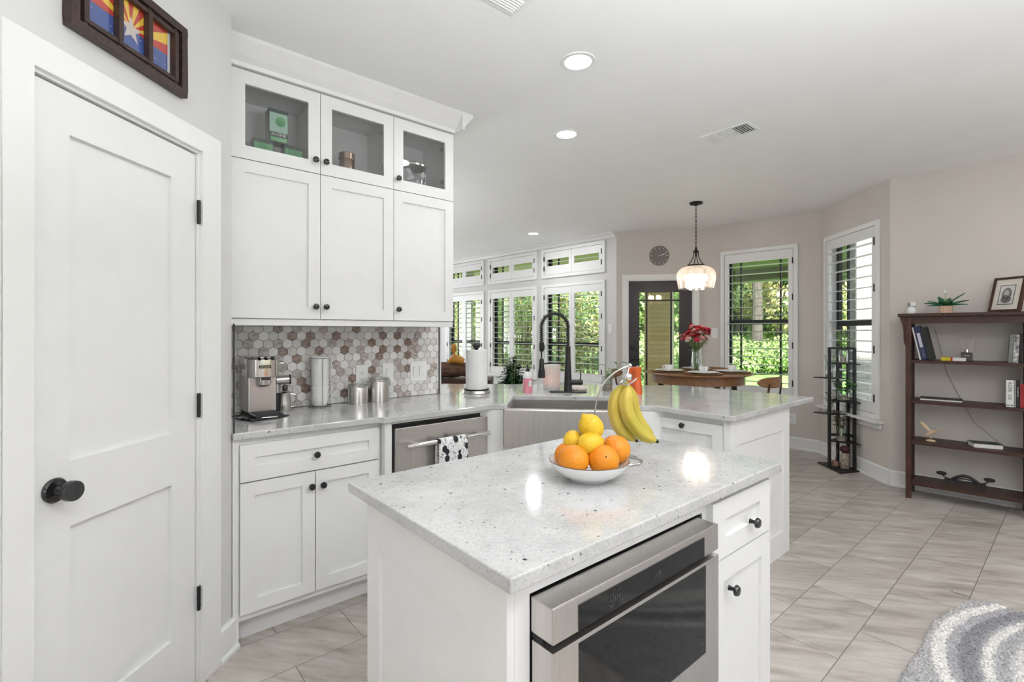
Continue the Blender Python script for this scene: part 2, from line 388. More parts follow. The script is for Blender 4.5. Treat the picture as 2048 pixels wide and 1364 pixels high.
# crown moulding along the family wall
mb = MB(FR(N0, C0)); mb.prismx([(0, ZC), (-.075, ZC), (-.075, ZC-.010), (-.060, ZC-.022), (-.032, ZC-.036), (-.016, ZC-.056), (-.012, ZC-.068), (0, ZC-.068)], 0, Lf - .01)
struct(mb, 'trim_1', trimw, 'white crown moulding along the top of the family room wall', 'crown moulding')

# ------------------------------------------------------------------ shuttered windows
def shutter_window(n, A, B, x0, x1, z0, z1, label, npan=1, lz=(.70, 2.20), tilt=0, pitch=.1, lw=.089, sill=False, muntins='prairie', slotted=False, sash_z=None):
    rz = rzof(A, B); L0 = Matrix.Translation(Vector((0,0,0)))
    t = thing('window_%d' % n, label, 'window', (A[0], A[1], 0), rz, kind='structure')
    cw = .045
    f = MB()
    f.box(x0, x0+cw, -.022, .0, z0, z1); f.box(x1-cw, x1, -.022, .0, z0, z1); f.box(x0+cw, x1-cw, -.022, 0, z1-cw, z1); f.box(x0+cw, x1-cw, -.022, 0, z0, z0+cw)
    # reveal lining inside the opening
    f.box(x0+cw, x0+cw+.006, -.0, .12, z0+cw, z1-cw); f.box(x1-cw-.006, x1-cw, 0, .12, z0+cw, z1-cw)
    f.box(x0+cw, x1-cw, 0, .12, z1-cw-.006, z1-cw); f.box(x0+cw, x1-cw, 0, .12, z0+cw, z0+cw+.006)
    f.build('window_frame', trimw, t, bevel=.002)
    X0, X1, Z0, Z1 = x0+cw+.004, x1-cw-.004, z0+cw+.004, z1-cw-.004
    pw = (X1 - X0) / npan
    for i in range(npan):
        a, b = X0 + i*pw + .0015, X0 + (i+1)*pw - .0015
        st = .048
        p = MB(); p.box(a, a+st, -.016, .012, Z0, Z1); p.box(b-st, b, -.016, .012, Z0, Z1)
        p.box(a+st, b-st, -.016, .012, lz[1], Z1); p.box(a+st, b-st, -.016, .012, Z0, lz[0])
        sh = p.build('shutter_panel', shutw, t, bevel=.0015)
        lv = MB(); nz = int(round((lz[1]-lz[0]) / pitch)); pp = (lz[1]-lz[0]) / nz
        for k in range(nz + (0 if not slotted else -1)):
            z = lz[0] + (k + (.5 if not slotted else 1)) * pp
            ca, sa = math.cos(tilt), math.sin(tilt); th = .0055
            prof = []
            for q in range(8):
                an = 2*PI*q/8; u = math.cos(an)*lw/2; v = math.sin(an)*th
                prof.append((-.002 + u*ca - v*sa, z + u*sa + v*ca))
            lv.prismx(prof, a+st+.001, b-st-.001)
        lv.build('louver', shutw, sh, smooth=True)
        hs = [(b-.001 if (npan == 1 or i == 1) else a+.001)]
        hz = [Z0 + .12, Z1 - .12] if (Z1-Z0) < 1 else [Z0 + .14, Z0 + (Z1-Z0)*.34, Z0 + (Z1-Z0)*.67, Z1 - .14]
        if (Z1 - Z0) < 1: hz = [Z0 + (Z1-Z0)*.28, Z0 + (Z1-Z0)*.72]
        for z in hz:
            hb = MB(); hb.box(hs[0]-.006, hs[0]+.006, -.028, -.0155, z-.035, z+.035); hb.cyl((hs[0], -.027, z-.036), (hs[0], -.027, z+.036), .004, n=8)
            hb.build('hinge', blk, sh)
    # outer sash
    s = MB(); a, b, c, d = x0+cw+.006, x1-cw-.006, z0+cw+.006, z1-cw-.006
    fw = .05
    s.box(a, a+fw, .085, .118, c, d); s.box(b-fw, b, .085, .118, c, d); s.box(a+fw, b-fw, .085, .118, d-fw, d); s.box(a+fw, b-fw, .085, .118, c, c+fw)
    if sash_z:
        s.box(a+fw, b-fw, .080, .118, sash_z-.028, sash_z+.028)
    if muntins == 'prairie':
        for xm in (a+fw+.11, b-fw-.11): s.box(xm-.009, xm+.009, .092, .112, c+fw, d-fw)
    if muntins == 'one':
        xm = a + fw + .14; s.box(xm-.009, xm+.009, .092, .112, c+fw, d-fw)
    so = s.build('sash', sashm, t)
    g = MB(); g.box(a+fw-.004, b-fw+.004, .100, .104, c+fw-.004, d-fw+.004); g.build('pane', glass, so)
    if sill:
        q = MB(); q.box(x0-.07, x1+.045, -.075, 0, z0-.028, z0-.002); q.box(x0-.03, x1+.02, -.02, 0, z0-.085, z0-.028); q.build('sill', trimw, t, bevel=.004)
    return t
wn = 1
names = ['right-hand', 'middle', 'left-hand']
for i, (a, b) in enumerate(WIN_F):
    shutter_window(wn, N0, C0, tf(b), tf(a), .60, 2.055, '%s tall family room window with white plantation shutters' % names[i], 2, (.76, 1.905), pitch=.088, lw=.076, muntins='one', sash_z=1.16, tilt=R(-2)); wn += 1
for i, (a, b) in enumerate(WIN_F):
    shutter_window(wn, N0, C0, tf(b), tf(a), 2.158, 2.592, '%s small shuttered transom window above the tall window' % names[i], 2, (2.335, 2.435), pitch=.05, lw=.045, muntins='one', slotted=True, tilt=R(10)); wn += 1
shutter_window(wn, D0, E0, .231, 1.106, .56, 2.352, 'white shuttered window behind the round table looking onto the lawn', 1, (.69, 2.195), pitch=.1, muntins='prairie', sash_z=1.46); wn += 1
shutter_window(wn, E0, F0, .112, 1.03, .545, 2.36, 'white shuttered window behind the black plant stand, with a sill', 1, (.70, 2.215), pitch=.1005, muntins='one', sash_z=1.43, sill=True, tilt=R(4)); wn += 1

# ------------------------------------------------------------------ pantry door (in the frame of the diagonal wall)
LP = (K - P0).length
def tp(t): return LP - t
pd = thing('door_1', 'white two-panel pantry door with black round knob and three black hinges', 'door', (P0.x, P0.y, 0), rzof(P0, K), kind='structure')
xl, xr = tp(.79), tp(.206)
c = MB()
def trapz(mb, pts): mb.prismy(pts, -.020, 0)
ci = .012; cl, crr, ct = tp(.865)-.012, tp(.092), 2.105
trapz(c, [(cl, 0), (xl-ci, 0), (xl-ci, 2.015+ci), (cl, ct)]); trapz(c, [(xr+ci, 0), (crr, 0), (crr, ct), (xr+ci, 2.015+ci)])
trapz(c, [(cl, ct), (xl-ci, 2.015+ci), (xr+ci, 2.015+ci), (crr, ct)])
c.box(xl-ci, xl-.003, -.006, .09, 0, 2.018); c.box(xr+.003, xr+ci, -.006, .09, 0, 2.018); c.box(xl-ci, xr+ci, -.006, .09, 2.018, 2.03)
c.box(xl-.002, xl+.03, .045, .09, 0, 2.017); c.box(xr-.03, xr+.002, .045, .09, 0, 2.017); c.box(xl, xr, .045, .09, 1.985, 2.017)
c.build('door_casing', trimw, pd, bevel=.0012)
def panel_slab(mb, x0, x1, z0, z1, rects, y0, y1, rec, sl=.006):
    """slab with recessed rectangular panels (x0,x1,z0,z1)"""
    xs = rects[0][0]; xe = rects[0][1]; rs = sorted(rects, key=lambda r: r[2])
    mb.box(x0, xs, y0, y1, z0, z1); mb.box(xe, x1, y0, y1, z0, z1)
    z = z0
    for r in rs:
        mb.box(xs, xe, y0, y1, z, r[2]); z = r[3]
        mb.box(xs, xe, y0+rec, y1, r[2], r[3])
    mb.box(xs, xe, y0, y1, z, z1)
d = MB(); panel_slab(d, xl, xr, .008, 2.012, [(tp(.688), tp(.321), .978, 1.893), (tp(.688), tp(.321), .238, .795)], .004, .039, .014)
slab = d.build('door_slab', white, pd)
k = MB(); kx = tp(.733); kz = .910
def rev_y(mb, prof, x, z, n=28):   # profile (r, y) revolved about the y axis
    vs = []; fs = []
    for (r, y) in prof:
        for q in range(n):
            a = 2*PI*q/n; vs.append((x + r*math.cos(a), y, z + r*math.sin(a)))
    for i in range(len(prof)-1):
        for q in range(n): fs.append((i*n+q, i*n+(q+1)%n, (i+1)*n+(q+1)%n, (i+1)*n+q))
    fs.append(tuple(range(n))); fs.append(tuple(range((len(prof)-1)*n, len(prof)*n)))
    mb.add(vs, fs)
rev_y(k, [(.033,.004),(.034,-.003),(.030,-.008),(.014,-.010),(.013,-.014),(.0105,-.020),(.0105,-.036),(.024,-.040),(.0275,-.043),(.0275,-.058),(.026,-.061)], kx, kz)
k.build('door_knob', blkg, slab, smooth=True)
for z in (1.795, 1.062, .329):
    h = MB(); h.cyl((xr+.004, -.008, z-.045), (xr+.004, -.008, z+.045), .0065, n=10); h.box(xr+.001, xr+.012, -.0075, -.002, z-.044, z+.044)
    for q in (-.03, 0, .03): h.cyl((xr+.004, -.008, z+q-.002), (xr+.004, -.008, z+q+.002), .0072, n=10)
    h.build('hinge', blk, pd, smooth=True)
l = MB(); l.box(xl-.0015, xl+.0015, .003, .006, .88, .94); l.build('latch_plate', blk, pd)

# ------------------------------------------------------------------ patio door
pt = thing('door_2', 'dark patio door with a glazed middle, black muntins and white casing', 'door', (C0.x, C0.y, 0), rzof(C0, D0), kind='structure')
c = MB(); c.box(.075, .150, -.020, 0, 0, 2.10); c.box(.981, 1.056, -.020, 0, 0, 2.10); c.box(.150, .981, -.020, 0, 2.028, 2.10)
c.box(.148, .160, 0, .12, 0, 2.03); c.box(.971, .983, 0, .12, 0, 2.03); c.box(.16, .971, 0, .12, 2.016, 2.03)
c.build('door_casing', trimw, pt, bevel=.002)
doorm = M('dark_aubergine_door_paint', (.022,.016,.019), .35, var=.1)
d = MB(); gx0, gx1, gz0, gz1 = .30, .817, .25, 1.868
d.box(.161, gx0, .03, .07, .01, 2.014); d.box(gx1, .970, .03, .07, .01, 2.014); d.box(gx0, gx1, .03, .07, gz1, 2.014); d.box(gx0, gx1, .03, .07, .01, gz0)
ds = d.build('door_slab', doorm, pt, bevel=.002)
m_ = MB()
for xm in (.396, .712): m_.box(xm-.010, xm+.010, .034, .066, gz0, gz1)
for zm in (1.76, .36): m_.box(gx0, gx1, .034, .066, zm-.010, zm+.010)
m_.build('muntin', blkm, ds)
g = MB(); g.box(gx0-.002, gx1+.002, .048, .052, gz0-.002, gz1+.002); g.build('pane', glass, ds)
h = MB(); rev_y(h, [(.028,.030),(.028,.022),(.011,.020),(.011,-.012)], .215, .98); h.box(.205, .225, -.025, -.010, .972, .99); h.box(.215, .305, -.024, -.012, .975, .988); h.build('door_handle', blk, ds, bevel=.002)
h = MB(); rev_y(h, [(.030,.030),(.030,.018),(.022,.014),(.022,.010)], .215, 1.13); h.build('deadbolt', blk, ds)

# ------------------------------------------------------------------ hexagon tile backsplash
grout = M('grey_grout', (.17,.16,.15), .9)
hx_w = M('hex_white', (.78,.77,.75), .25, var=.02); hx_l = M('hex_pale_grey', (.60,.58,.56), .25, scale=25, col2=(.68,.66,.64))
hx_m = M('hex_mottled_taupe', (.34,.28,.25), .25, scale=35, stretch=(1,1,2.2), col2=(.56,.51,.48)); hx_b = M('hex_brown_marble', (.19,.125,.10), .25, scale=35, stretch=(1,1,2.2), col2=(.34,.26,.22))
rows = {1: 'LLMWLLBWBLLBLLLWLBWBLLMWW', 0: 'MLLLBLMLLMLLLBLLMLLMLLLMW', 2: 'LMWLMWLBLWMLMWLBLWWWBMWLL', 3: 'LLLMWBLWLBLWBLMWWBLBLMMLW',
        4: 'LLLLMWBLLLLWLWMLBLWLBMWLW', 5: 'MLLLLMWWLMLMWLMWMLLMLWLLL', 6: 'LLMLLLMLBLWMLWLBLWLMBLLWM'}
bs = MB(); bs.m = 0; bs.box(.432, 1.795, 2.892, 2.899, .915, 1.372)
rf = .0237; ry = 2.8905; pit = .0497; rowp = .0431
rnd = random.Random(4)
for r in range(0, 12):
    zc_ = 1.360 - r*rowp
    off = .561 if r % 2 == 0 else .587 - pit
    for kx_ in range(-3, 27):
        xc = off + kx_*pit
        if r in rows and 0 <= kx_ < len(rows[r]): ch = rows[r][kx_]
        else: ch = rnd.choice('WWWLLLLMMBB' if kx_ < 17 else 'WWWWLLLMM')
        R_ = rf / math.cos(R(30)); poly = [(xc + R_*math.cos(R(90+60*q)), zc_ + R_*math.sin(R(90+60*q))) for q in range(6)]
        # clip to the tiled field
        for ax, lo, hi in ((0, .434, 1.793), (1, .917, 1.371)):
            for lim, sgn in ((lo, 1), (hi, -1)):
                outp = []
                for q in range(len(poly)):
                    a_, b_ = poly[q], poly[(q+1) % len(poly)]
                    ia, ib = (a_[ax]-lim)*sgn >= 0, (b_[ax]-lim)*sgn >= 0
                    if ia: outp.append(a_)
                    if ia != ib:
                        tt = (lim-a_[ax])/(b_[ax]-a_[ax]); outp.append((a_[0]+(b_[0]-a_[0])*tt, a_[1]+(b_[1]-a_[1])*tt))
                poly = outp
                if len(poly) < 3: break
            if len(poly) < 3: break
        if len(poly) < 3: continue
        bs.m = {'W': 1, 'L': 2, 'M': 3, 'B': 4}[ch]; bs.prismy(poly, ry, 2.893)
tag(bs.build('tile_backsplash', [grout, hx_w, hx_l, hx_m, hx_b]), 'white, grey and brown hexagon mosaic tile backsplash under the wall cabinets', 'backsplash')
e = MB(); e.box(1.793, 1.800, 2.886, 2.8999, .915, 1.372); tag(e.build('tile_edge_trim', blkm), 'thin black metal strip at the right end of the hexagon tiles', 'trim strip')
e = MB(); e.box(.4315, .4375, 2.305, 2.312, .915, 1.375); tag(e.build('tile_edge_trim', blkm), 'thin black metal strip at the left end of the counter, by the pantry wall', 'trim strip')

# ------------------------------------------------------------------ cabinets
def knob(parent, x, z, yf, r=.0155):
    k = MB(); rev_y(k, [(.008, yf), (.0065, yf-.004), (.0055, yf-.012), (.009, yf-.016), (r, yf-.020), (r, yf-.024), (r*.8, yf-.029), (r*.3, yf-.031)], x, z, 20)
    return k.build('knob', blkg, parent, smooth=True)
def shaker(parent, name, x0, x1, z0, z1, yf, st=.057, sb=None, kn=None, glazed=False, rec=.010, th=.020):
    sb = sb or st
    mb = MB()
    mb.box(x0, x0+st, yf, yf+th, z0, z1); mb.box(x1-st, x1, yf, yf+th, z0, z1)
    mb.box(x0+st, x1-st, yf, yf+th, z0, z0+sb); mb.box(x0+st, x1-st, yf, yf+th, z1-sb, z1)
    if not glazed: mb.box(x0+st, x1-st, yf+rec, yf+th, z0+sb, z1-sb)
    o = mb.build(name, white, parent)
    if glazed:
        g = MB(); g.box(x0+st, x1-st, yf+.010, yf+.013, z0+sb, z1-sb); g.build('pane', cabg, o)
    if kn: knob(o, kn[0], kn[1], yf)
    return o
# wall cabinet
YU = 2.545
wc = thing('wall_cabinet', 'tall white wall cabinet with three glass-topped bays above the hexagon tiles', 'cabinet', (0, 0, 0))
b = MB(); ub = [.455, .868, 1.282, 1.687]
b.box(.432, 1.687, YU+.021, 2.899, 1.372, 2.128)                     # lower closed carcass
b.box(.432, 1.687, 2.885, 2.899, 2.128, 2.575)
for x in (.432, .861, 1.276, 1.669): b.box(x, x+.018, YU+.021, 2.885, 2.128, 2.575)
b.box(.432, 1.687, YU+.021, 2.885, 2.128, 2.146); b.box(.432, 1.687, YU+.021, 2.885, 2.556, 2.60)
b.box(.432, 1.687, YU+.015, 2.56, 2.575, 2.679)
b.box(.432, 1.687, YU+.008, YU+.028, 1.372, 1.402)
b.build('body', white, wc)
dx = [(.468, .871), (.874, 1.281), (1.284, 1.685)]
for i, (a, c_) in enumerate(dx):
    kx_ = (.845, .897, 1.306)[i]
    shaker(wc, 'door', a, c_, 1.406, 2.148, YU, .058, .058, (kx_, 1.469))
    go = shaker(wc, 'glass_door', a, c_, 2.152, 2.565, YU, .058, .062, (kx_, 2.215), glazed=True)
    hx = (.524, 1.222, 1.634)[i]
    for hz in ((2.27, 2.47) if i else ()):
        hb = MB(); hb.cyl((hx-.004, YU+.03, hz), (hx-.004, YU+.045, hz), .012, n=14); hb.build('hinge', steel, go)
cm = MB(); prof = [(YU+.02, 2.572), (YU+.02-.035, 2.572), (YU-.020, 2.590), (YU-.045, 2.610), (YU-.080, 2.645), (YU-.098, 2.662), (YU-.098, 2.679), (YU+.02, 2.679)]
cm.prismx(prof, .432, 1.687); 
cm.prismy([(1.687,2.572),(1.702,2.572),(1.706,2.590),(1.722,2.61),(1.752,2.645),(1.768,2.662),(1.768,2.679),(1.687,2.679)], YU-.098, 2.899)
cm.build('crown_moulding', white, wc)
# base cabinet under the coffee machine
YB = 2.315
bc = thing('base_cabinet', 'white base cabinet with one wide drawer over two doors, left of the dishwasher', 'cabinet', (0, 0, 0))
b = MB(); b.box(.432, 1.100, YB+.020, 2.899, .105, .883); b.build('body', white, bc)
b = MB(); b.box(.432+.03, 1.100, YB+.078, 2.80, 0, .105); b.build('toe_kick', white, bc)
shaker(bc, 'drawer', .460, 1.086, .700, .858, YB, .055, .057, (.773, .773))
shaker(bc, 'door', .460, .769, .137, .694, YB, .056, .057, (.750, .629)); shaker(bc, 'door', .773, 1.086, .137, .694, YB, .056, .057, (.802, .627))
# end filler by pantry wall
fl = MB(); fl.box(.4335, .456, YB+.012, YB+.0195, .0, .883); fl.build('filler', white, bc)

# dishwasher
YD = 2.275
dw = thing('dishwasher', 'stainless steel dishwasher with a long bar handle', 'dishwasher', (0, 0, 0))
b = MB(); b.box(1.140, 1.752, YD+.045, 2.86, .10, .862); b.build('body', blkm, dw)
b = MB(); b.box(1.155, 1.748, YD, YD+.035, .12, .846); ddo = b.build('door', steelh, dw, bevel=.003)
b = MB(); b.cyl((1.195, YD-.048, .757), (1.722, YD-.048, .757), .0125, n=20); b.box(1.235, 1.262, YD-.045, YD, .747, .767); b.box(1.655, 1.682, YD-.045, YD, .747, .767); b.build('handle', chrome, ddo, smooth=True)
b = MB(); b.box(1.15, 1.745, YD+.06, YD+.10, 0, .10); b.build('toe_kick', blkm, dw)
sf = thing('filler_panel', 'narrow white filler panel between the base cabinet and the dishwasher', 'panel', (0, 0, 0))
b = MB(); b.box(1.1005, 1.138, YD+.005, 2.86, .0, .883); b.box(1.138, 1.753, YD+.02, YD+.04, .868, .883); b.build('panel', white, sf)

# countertop with sink notch
def S2(c, s): return ((c+s)/math.sqrt(2), (c-s)/math.sqrt(2))
ct = MB()
arc = []
notch = [S2(2.855, -.351), S2(2.852, -.30), S2(2.857, -.258), S2(3.262, -.249), S2(3.262, .470), S2(2.857, .478), S2(2.86, .53), S2(2.869, .571)]
poly = [(.4315, 2.898), (.4315, 2.305), (1.045, 2.292), (1.072, 2.280), (1.085, 2.257), (1.74, 2.256)] + notch + [(2.440, 1.60), (2.441, 1.150), (3.572, 1.150), (3.556, 2.075), (2.165, 3.43), (1.83, 3.43), (1.83, 2.898)]
ctm = MB(); ctm.prism(poly, .884, .914)
tag(ctm.build('countertop', quartzm, bevel=.004), 'speckled white quartz counter running from the coffee machine past the sink to the peninsula end', 'countertop')

# sink cabinet (diagonal) and farmhouse sink : frame with origin on the cabinet face, x = right, y = into the corner
OS = S2(2.865, .107)
sc_ = thing('sink_cabinet', 'white diagonal corner cabinet under the steel farmhouse sink', 'cabinet', (OS[0], OS[1], 0), R(-45))
b = MB(); b.box(-.545, -.390, -.004, .02, .105, .883); b.box(.388, .545, -.004, .02, .105, .883); b.box(-.39, .388, -.004, .02, .105, .668)
b.prism([(-.545,.02),(.545,.02),(.545,.30),(.30,.64),(-.30,.64),(-.545,.30)], .105, .64); b.build('body', white, sc_)
b = MB(); b.box(-.50, .50, .06, .10, 0, .105); b.build('toe_kick', white, sc_)
shaker(sc_, 'door', -.375, -.003, .13, .64, -.025, .055, .055, (-.03, .60)); shaker(sc_, 'door', .003, .375, .13, .64, -.025, .055, .055, (.03, .60))
sk = thing('farmhouse_sink', 'stainless steel apron-front farmhouse sink set across the corner', 'sink', (OS[0], OS[1], 0), R(-45))
b = MB(); n_ = 14
pf = [(-.384 + .77*i/n_, -.052 - .016*math.sin(PI*i/n_)) for i in range(n_+1)]
b.prism(pf + [(.386, -.012), (-.384, -.012)], .668, .893); b.build('apron', steelh, sk, bevel=.007, seg=3)
b = MB(); zb = .66
b.box(-.372, -.358, -.0118, .43, zb, .883); b.box(.360, .374, -.0118, .43, zb, .883); b.box(-.358, .360, .416, .43, zb, .883); b.box(-.358, .360, -.0118, .012, zb, .883); b.box(-.358, .360, .012, .416, zb, zb+.012)
b.build('basin', steel, sk)
b = MB(); b.lathe([(.001,zb+.013),(.04,zb+.013),(.045,zb+.016)], 24, (0, .22, 0)); b.build('drain', chrome, sk, smooth=True)

# peninsula cabinet: face at x = 2.465 looking -x ; local x -> -Y, local y -> +X
pc = thing('peninsula_cabinet', 'white peninsula cabinet with panelled end under the overhanging counter', 'cabinet', (2.465, 1.66, 0), R(-90))
# local: x from 0 (y=1.66) to .48 (y=1.18) ; y from 0 (x=2.465) to .775 (x=3.24)
b = MB(); b.box(.0, .462, .02, .62, .105, .883); b.box(.448, .462, 0, .02, 0, .883); b.box(.005, .462, .06, .62, 0, .105); b.box(.0, .031, .003, .02, .105, .883)
b.box(.0, .462, .6201, .775, 0, .883)
b.build('body', white, pc)
shaker(pc, 'door', .033, .446, .13, .853, -.002, .058, .058, (.223, .826))
# end panel facing -Y(world): built in a child with its own frame
ep = MB(Matrix.Translation((.4625, 0, 0)) @ Matrix.Rotation(R(90), 4, 'Z'))
panel_slab(ep, .008, .775, .0, .883, [(.090, .693, .142, .748)], -.0195, 0, .008)
epo = ep.build('end_panel', white, pc)
# knee wall behind, family side
mb = MB(); mb.prism([(3.225,1.67),(3.225,2.02),(2.03,3.21),(1.84,3.21),(1.84,3.06),(1.94,3.06),(3.10,1.90),(3.10,1.67)], 0, .883)
struct(mb, 'wall_peninsula', wallk, 'low wall carrying the counter on the family room side', 'wall')

# ------------------------------------------------------------------ island
isl = thing('kitchen_island', 'white island with built-in microwave drawer, one drawer and one door on its right', 'island', (0, 0, 0))
b = MB()
YI = .680
b.box(.5845, .60, YI, 1.28, 0, .883); b.box(.60, 1.66, YI+.5, 1.28, .0, .883)
b.box(1.262, 1.285, YI, YI+.5, .0, .883); b.box(1.642, 1.66, YI, YI+.5, 0, .883)
b.box(.60, 1.262, YI, YI+.5, .845, .883); b.box(.60, 1.262, YI, YI+.5, 0, .41); b.box(1.285, 1.642, YI+.003, YI+.5, 0, .883)
b.box(.60, .622, YI, YI+.02, .41, .845)
b.build('body', white, isl)
# left end panel (faces -x): frame local x -> -Y
lp = MB(Matrix.Translation((.584, 1.28, 0)) @ Matrix.Rotation(R(-90), 4, 'Z'))
panel_slab(lp, 0, .60, .0, .883, [(.075, .525, .12, .768)], -.018, 0, .007)
lp.build('end_panel', white, isl)
shaker(isl, 'drawer', 1.284, 1.656, .703, .866, YI-.020, .075, .055, (1.511, .766))
shaker(isl, 'door', 1.284, 1.656, .12, .698, YI-.020, .062, .062, (1.376, .609))
# countertop
it = MB(); it.prism([(.543,.642),(1.706,.642),(1.706,1.36),(.543,1.36)], .884, .914)
# rounded corners through a bevel on the vertical edges
o = it.build('island_countertop', quartzm, bevel=.004, seg=3); tag(o, 'speckled white quartz island top carrying the bowl of oranges and lemons', 'countertop')
# microwave drawer
mw = thing('microwave_drawer', 'stainless steel microwave drawer with black glass window built into the island', 'microwave', (0, 0, 0))
b = MB(); b.box(.624, 1.260, YI+.001, YI+.42, .415, .838); b.build('body', blkm, mw)
b = MB(); y0, y1 = .620, YI; b.box(.624, 1.235, y0, y1, .773, .840); hdr = b.build('control_panel', steelh, mw, bevel=.003)
b = MB(); b.box(.692, 1.160, y0-.0015, y0+.004, .776, .824); cp = b.build('display', darkglass, hdr)
txm = M('dim_white_marking', (.07,.07,.07), .5)
for i, s_ in enumerate(['1 2 3 4 5', '6 7 8 9 0', 'START  STOP']):
    text(s_, .009, hdr, txm, 'key_marking', T(.80, y0-.0024, .814-.013*i) @ FRONT)
text('12:00', .014, hdr, txm, 'clock_digits', T(.95, y0-.0024, .801) @ FRONT)
b = MB(); b.box(.624, .692, y0, y1-.005, .43, .760); b.box(1.170, 1.235, y0, y1-.005, .43, .760); b.box(.692, 1.170, y0, y1-.005, .752, .760); b.box(.692, 1.170, y0, y1-.005, .43, .530)
dr = b.build('drawer_front', steelh, mw)
b = MB(); b.box(.692, 1.170, y0+.001, y0+.01, .530, .752); b.build('window', darkglass, dr)
b = MB(); b.box(.628, 1.255, y0+.03, y1-.001, .760, .773); b.build('gap', blkm, mw)

# ------------------------------------------------------------------ ceiling fittings
def can_light(x, y, label, power=26, vis=True):
    t = thing('recessed_ceiling_light', label, 'ceiling light', (x, y, ZC))
    b = MB(); b.lathe([(.066,-.001),(.066,-.004),(.070,-.006),(.085,-.005),(.088,-.001),(.088,.0)], 36); b.build('trim_ring', trimw, t, smooth=True)
    b = MB(); b.lathe([(.0005,-.003),(.066,-.003)], 36); b.build('lens', lensm, t)
    l = lamp('lamp', 'AREA', (0, 0, -.012), (0, 0, 0), power, (.98, .985, 1), shape='DISK', size=.13); l.parent = t
    return t
lensm = M('glowing_lens', (1, .98, .95), .5, em=14)
can_light(1.813, 1.627, 'round recessed ceiling light, nearest of the three above the island', 4.2)
can_light(2.418, 2.274, 'round recessed ceiling light above the corner sink', 5)
can_light(4.518, 4.861, 'round recessed ceiling light in the family room, farthest of the three', 8)
for i, (x, y) in enumerate([(.2,-.6),(1.9,-.4),(3.7,-.3),(1.9,-2.2),(3.9,-2.2),(.1,-2.2),(2.2,5.6),(3.4,7.4)]):  # unseen cans added to even out the room light
    can_light(x, y, 'round recessed ceiling light added out of view', 5)['group'] = 'added recessed lights out of view'
def vent(x, y, lx, ly, label):
    t = thing('ceiling_vent', label, 'air vent', (x, y, ZC), 0)
    b = MB(); fr = .022
    b.box(-lx/2, lx/2, -ly/2, -ly/2+fr, -.006, 0); b.box(-lx/2, lx/2, ly/2-fr, ly/2, -.006, 0); b.box(-lx/2, -lx/2+fr, -ly/2+fr, ly/2-fr, -.006, 0); b.box(lx/2-fr, lx/2, -ly/2+fr, ly/2-fr, -.006, 0)
    b.box(-lx/2+fr, lx/2-fr, -ly/2+fr, ly/2-fr, -.0015, -.0005); b.build('frame', trimw, t, bevel=.001)
    b = MB(); b.box(-lx/2+fr, lx/2-fr, -ly/2+fr, ly/2-fr-.19, -.0022, -.0016); b.build('opening', blkm, t)
    b = MB(); L = ly - 2*fr; n = 18
    for k in range(n):
        yy = -L/2 + (k+.5)*L/n
        if L*.30 < (yy + L/2) < L*.68: continue
        sg = -1 if yy < 0 else 1
        if sg < 0: b.prismx([(yy+.0005,-.004),(yy-.0015,-.0125),(yy+.0005,-.0125),(yy+.0025,-.004)], -lx/2+fr, lx/2-fr)
        else: b.prismx([(yy-.004,-.004),(yy+.003,-.0125),(yy+.0045,-.012),(yy-.0025,-.0035)], -lx/2+fr, lx/2-fr)
    for k in range(6):
        xx = -lx/2+fr + (k+.5)*(lx-2*fr)/6
        b.box(xx-.008, xx+.008, -L*.20, L*.18, -.008, -.004)
    b.build('slats', trimw, t)
    return t
vent(3.238, 1.557, .185, .34, 'white ceiling air vent between the pendant and the nearest recessed lights')
vent(1.245, 1.42, .185, .30, 'white ceiling air vent cut off by the top edge of the photo')

# pendant lamp over the round table
pn = thing('pendant_lamp', 'clear glass bell pendant lamp on a dark chain over the round table', 'pendant lamp', (4.717, 2.608, 0))
bronze = M('dark_bronze', (.028,.022,.018), .4, metal=.7, var=.15)
b = MB(); b.lathe([(.001,2.679),(.064,2.679),(.064,2.668),(.058,2.660),(.02,2.655),(.008,2.645),(.001,2.645)], 32); b.build('canopy', bronze, pn, smooth=True)
b = MB(); z = 2.645; k = 0
while z > 2.215:
    pts = []
    for q in range(12):
        a = 2*PI*q/12; u = math.cos(a)*.010; v = math.sin(a)*.024
        pts.append((u if k % 2 == 0 else 0, 0 if k % 2 == 0 else u, z - .020 + v))
    b.tube(pts, .0024, 6, closed=True); z -= .0385; k += 1
b.build('chain', bronze, pn, smooth=True)
b = MB(); b.lathe([(.001,2.215),(.010,2.21),(.012,2.19),(.022,2.183),(.030,2.168),(.030,2.163),(.012,2.165),(.010,2.12),(.001,2.12)], 20)
for q in range(4):
    a = R(45) + q*PI/2; pts = []
    for i in range(9):
        u = i/8; rr = .022 + .060*u**2.2; pts.append((rr*math.cos(a), rr*math.sin(a), 2.165 - .135*u))
    b.tube(pts, .0045, 8)
b.lathe([(.001,2.034),(.086,2.034),(.088,2.028),(.086,2.020),(.001,2.020)], 32); b.build('frame', bronze, pn, smooth=True)
b = MB(); prof = [(.084,2.021),(.120,2.014),(.155,1.998),(.180,1.972),(.193,1.940),(.194,1.905),(.188,1.860),(.178,1.815),(.173,1.787)]
b.lathe(prof + [(r-.003, z) for r, z in prof[::-1]], 48); b.build('glass_shade', lampg, pn, smooth=True)
bulbm = M('lit_bulb', (1, .90, .74), .4, em=30)
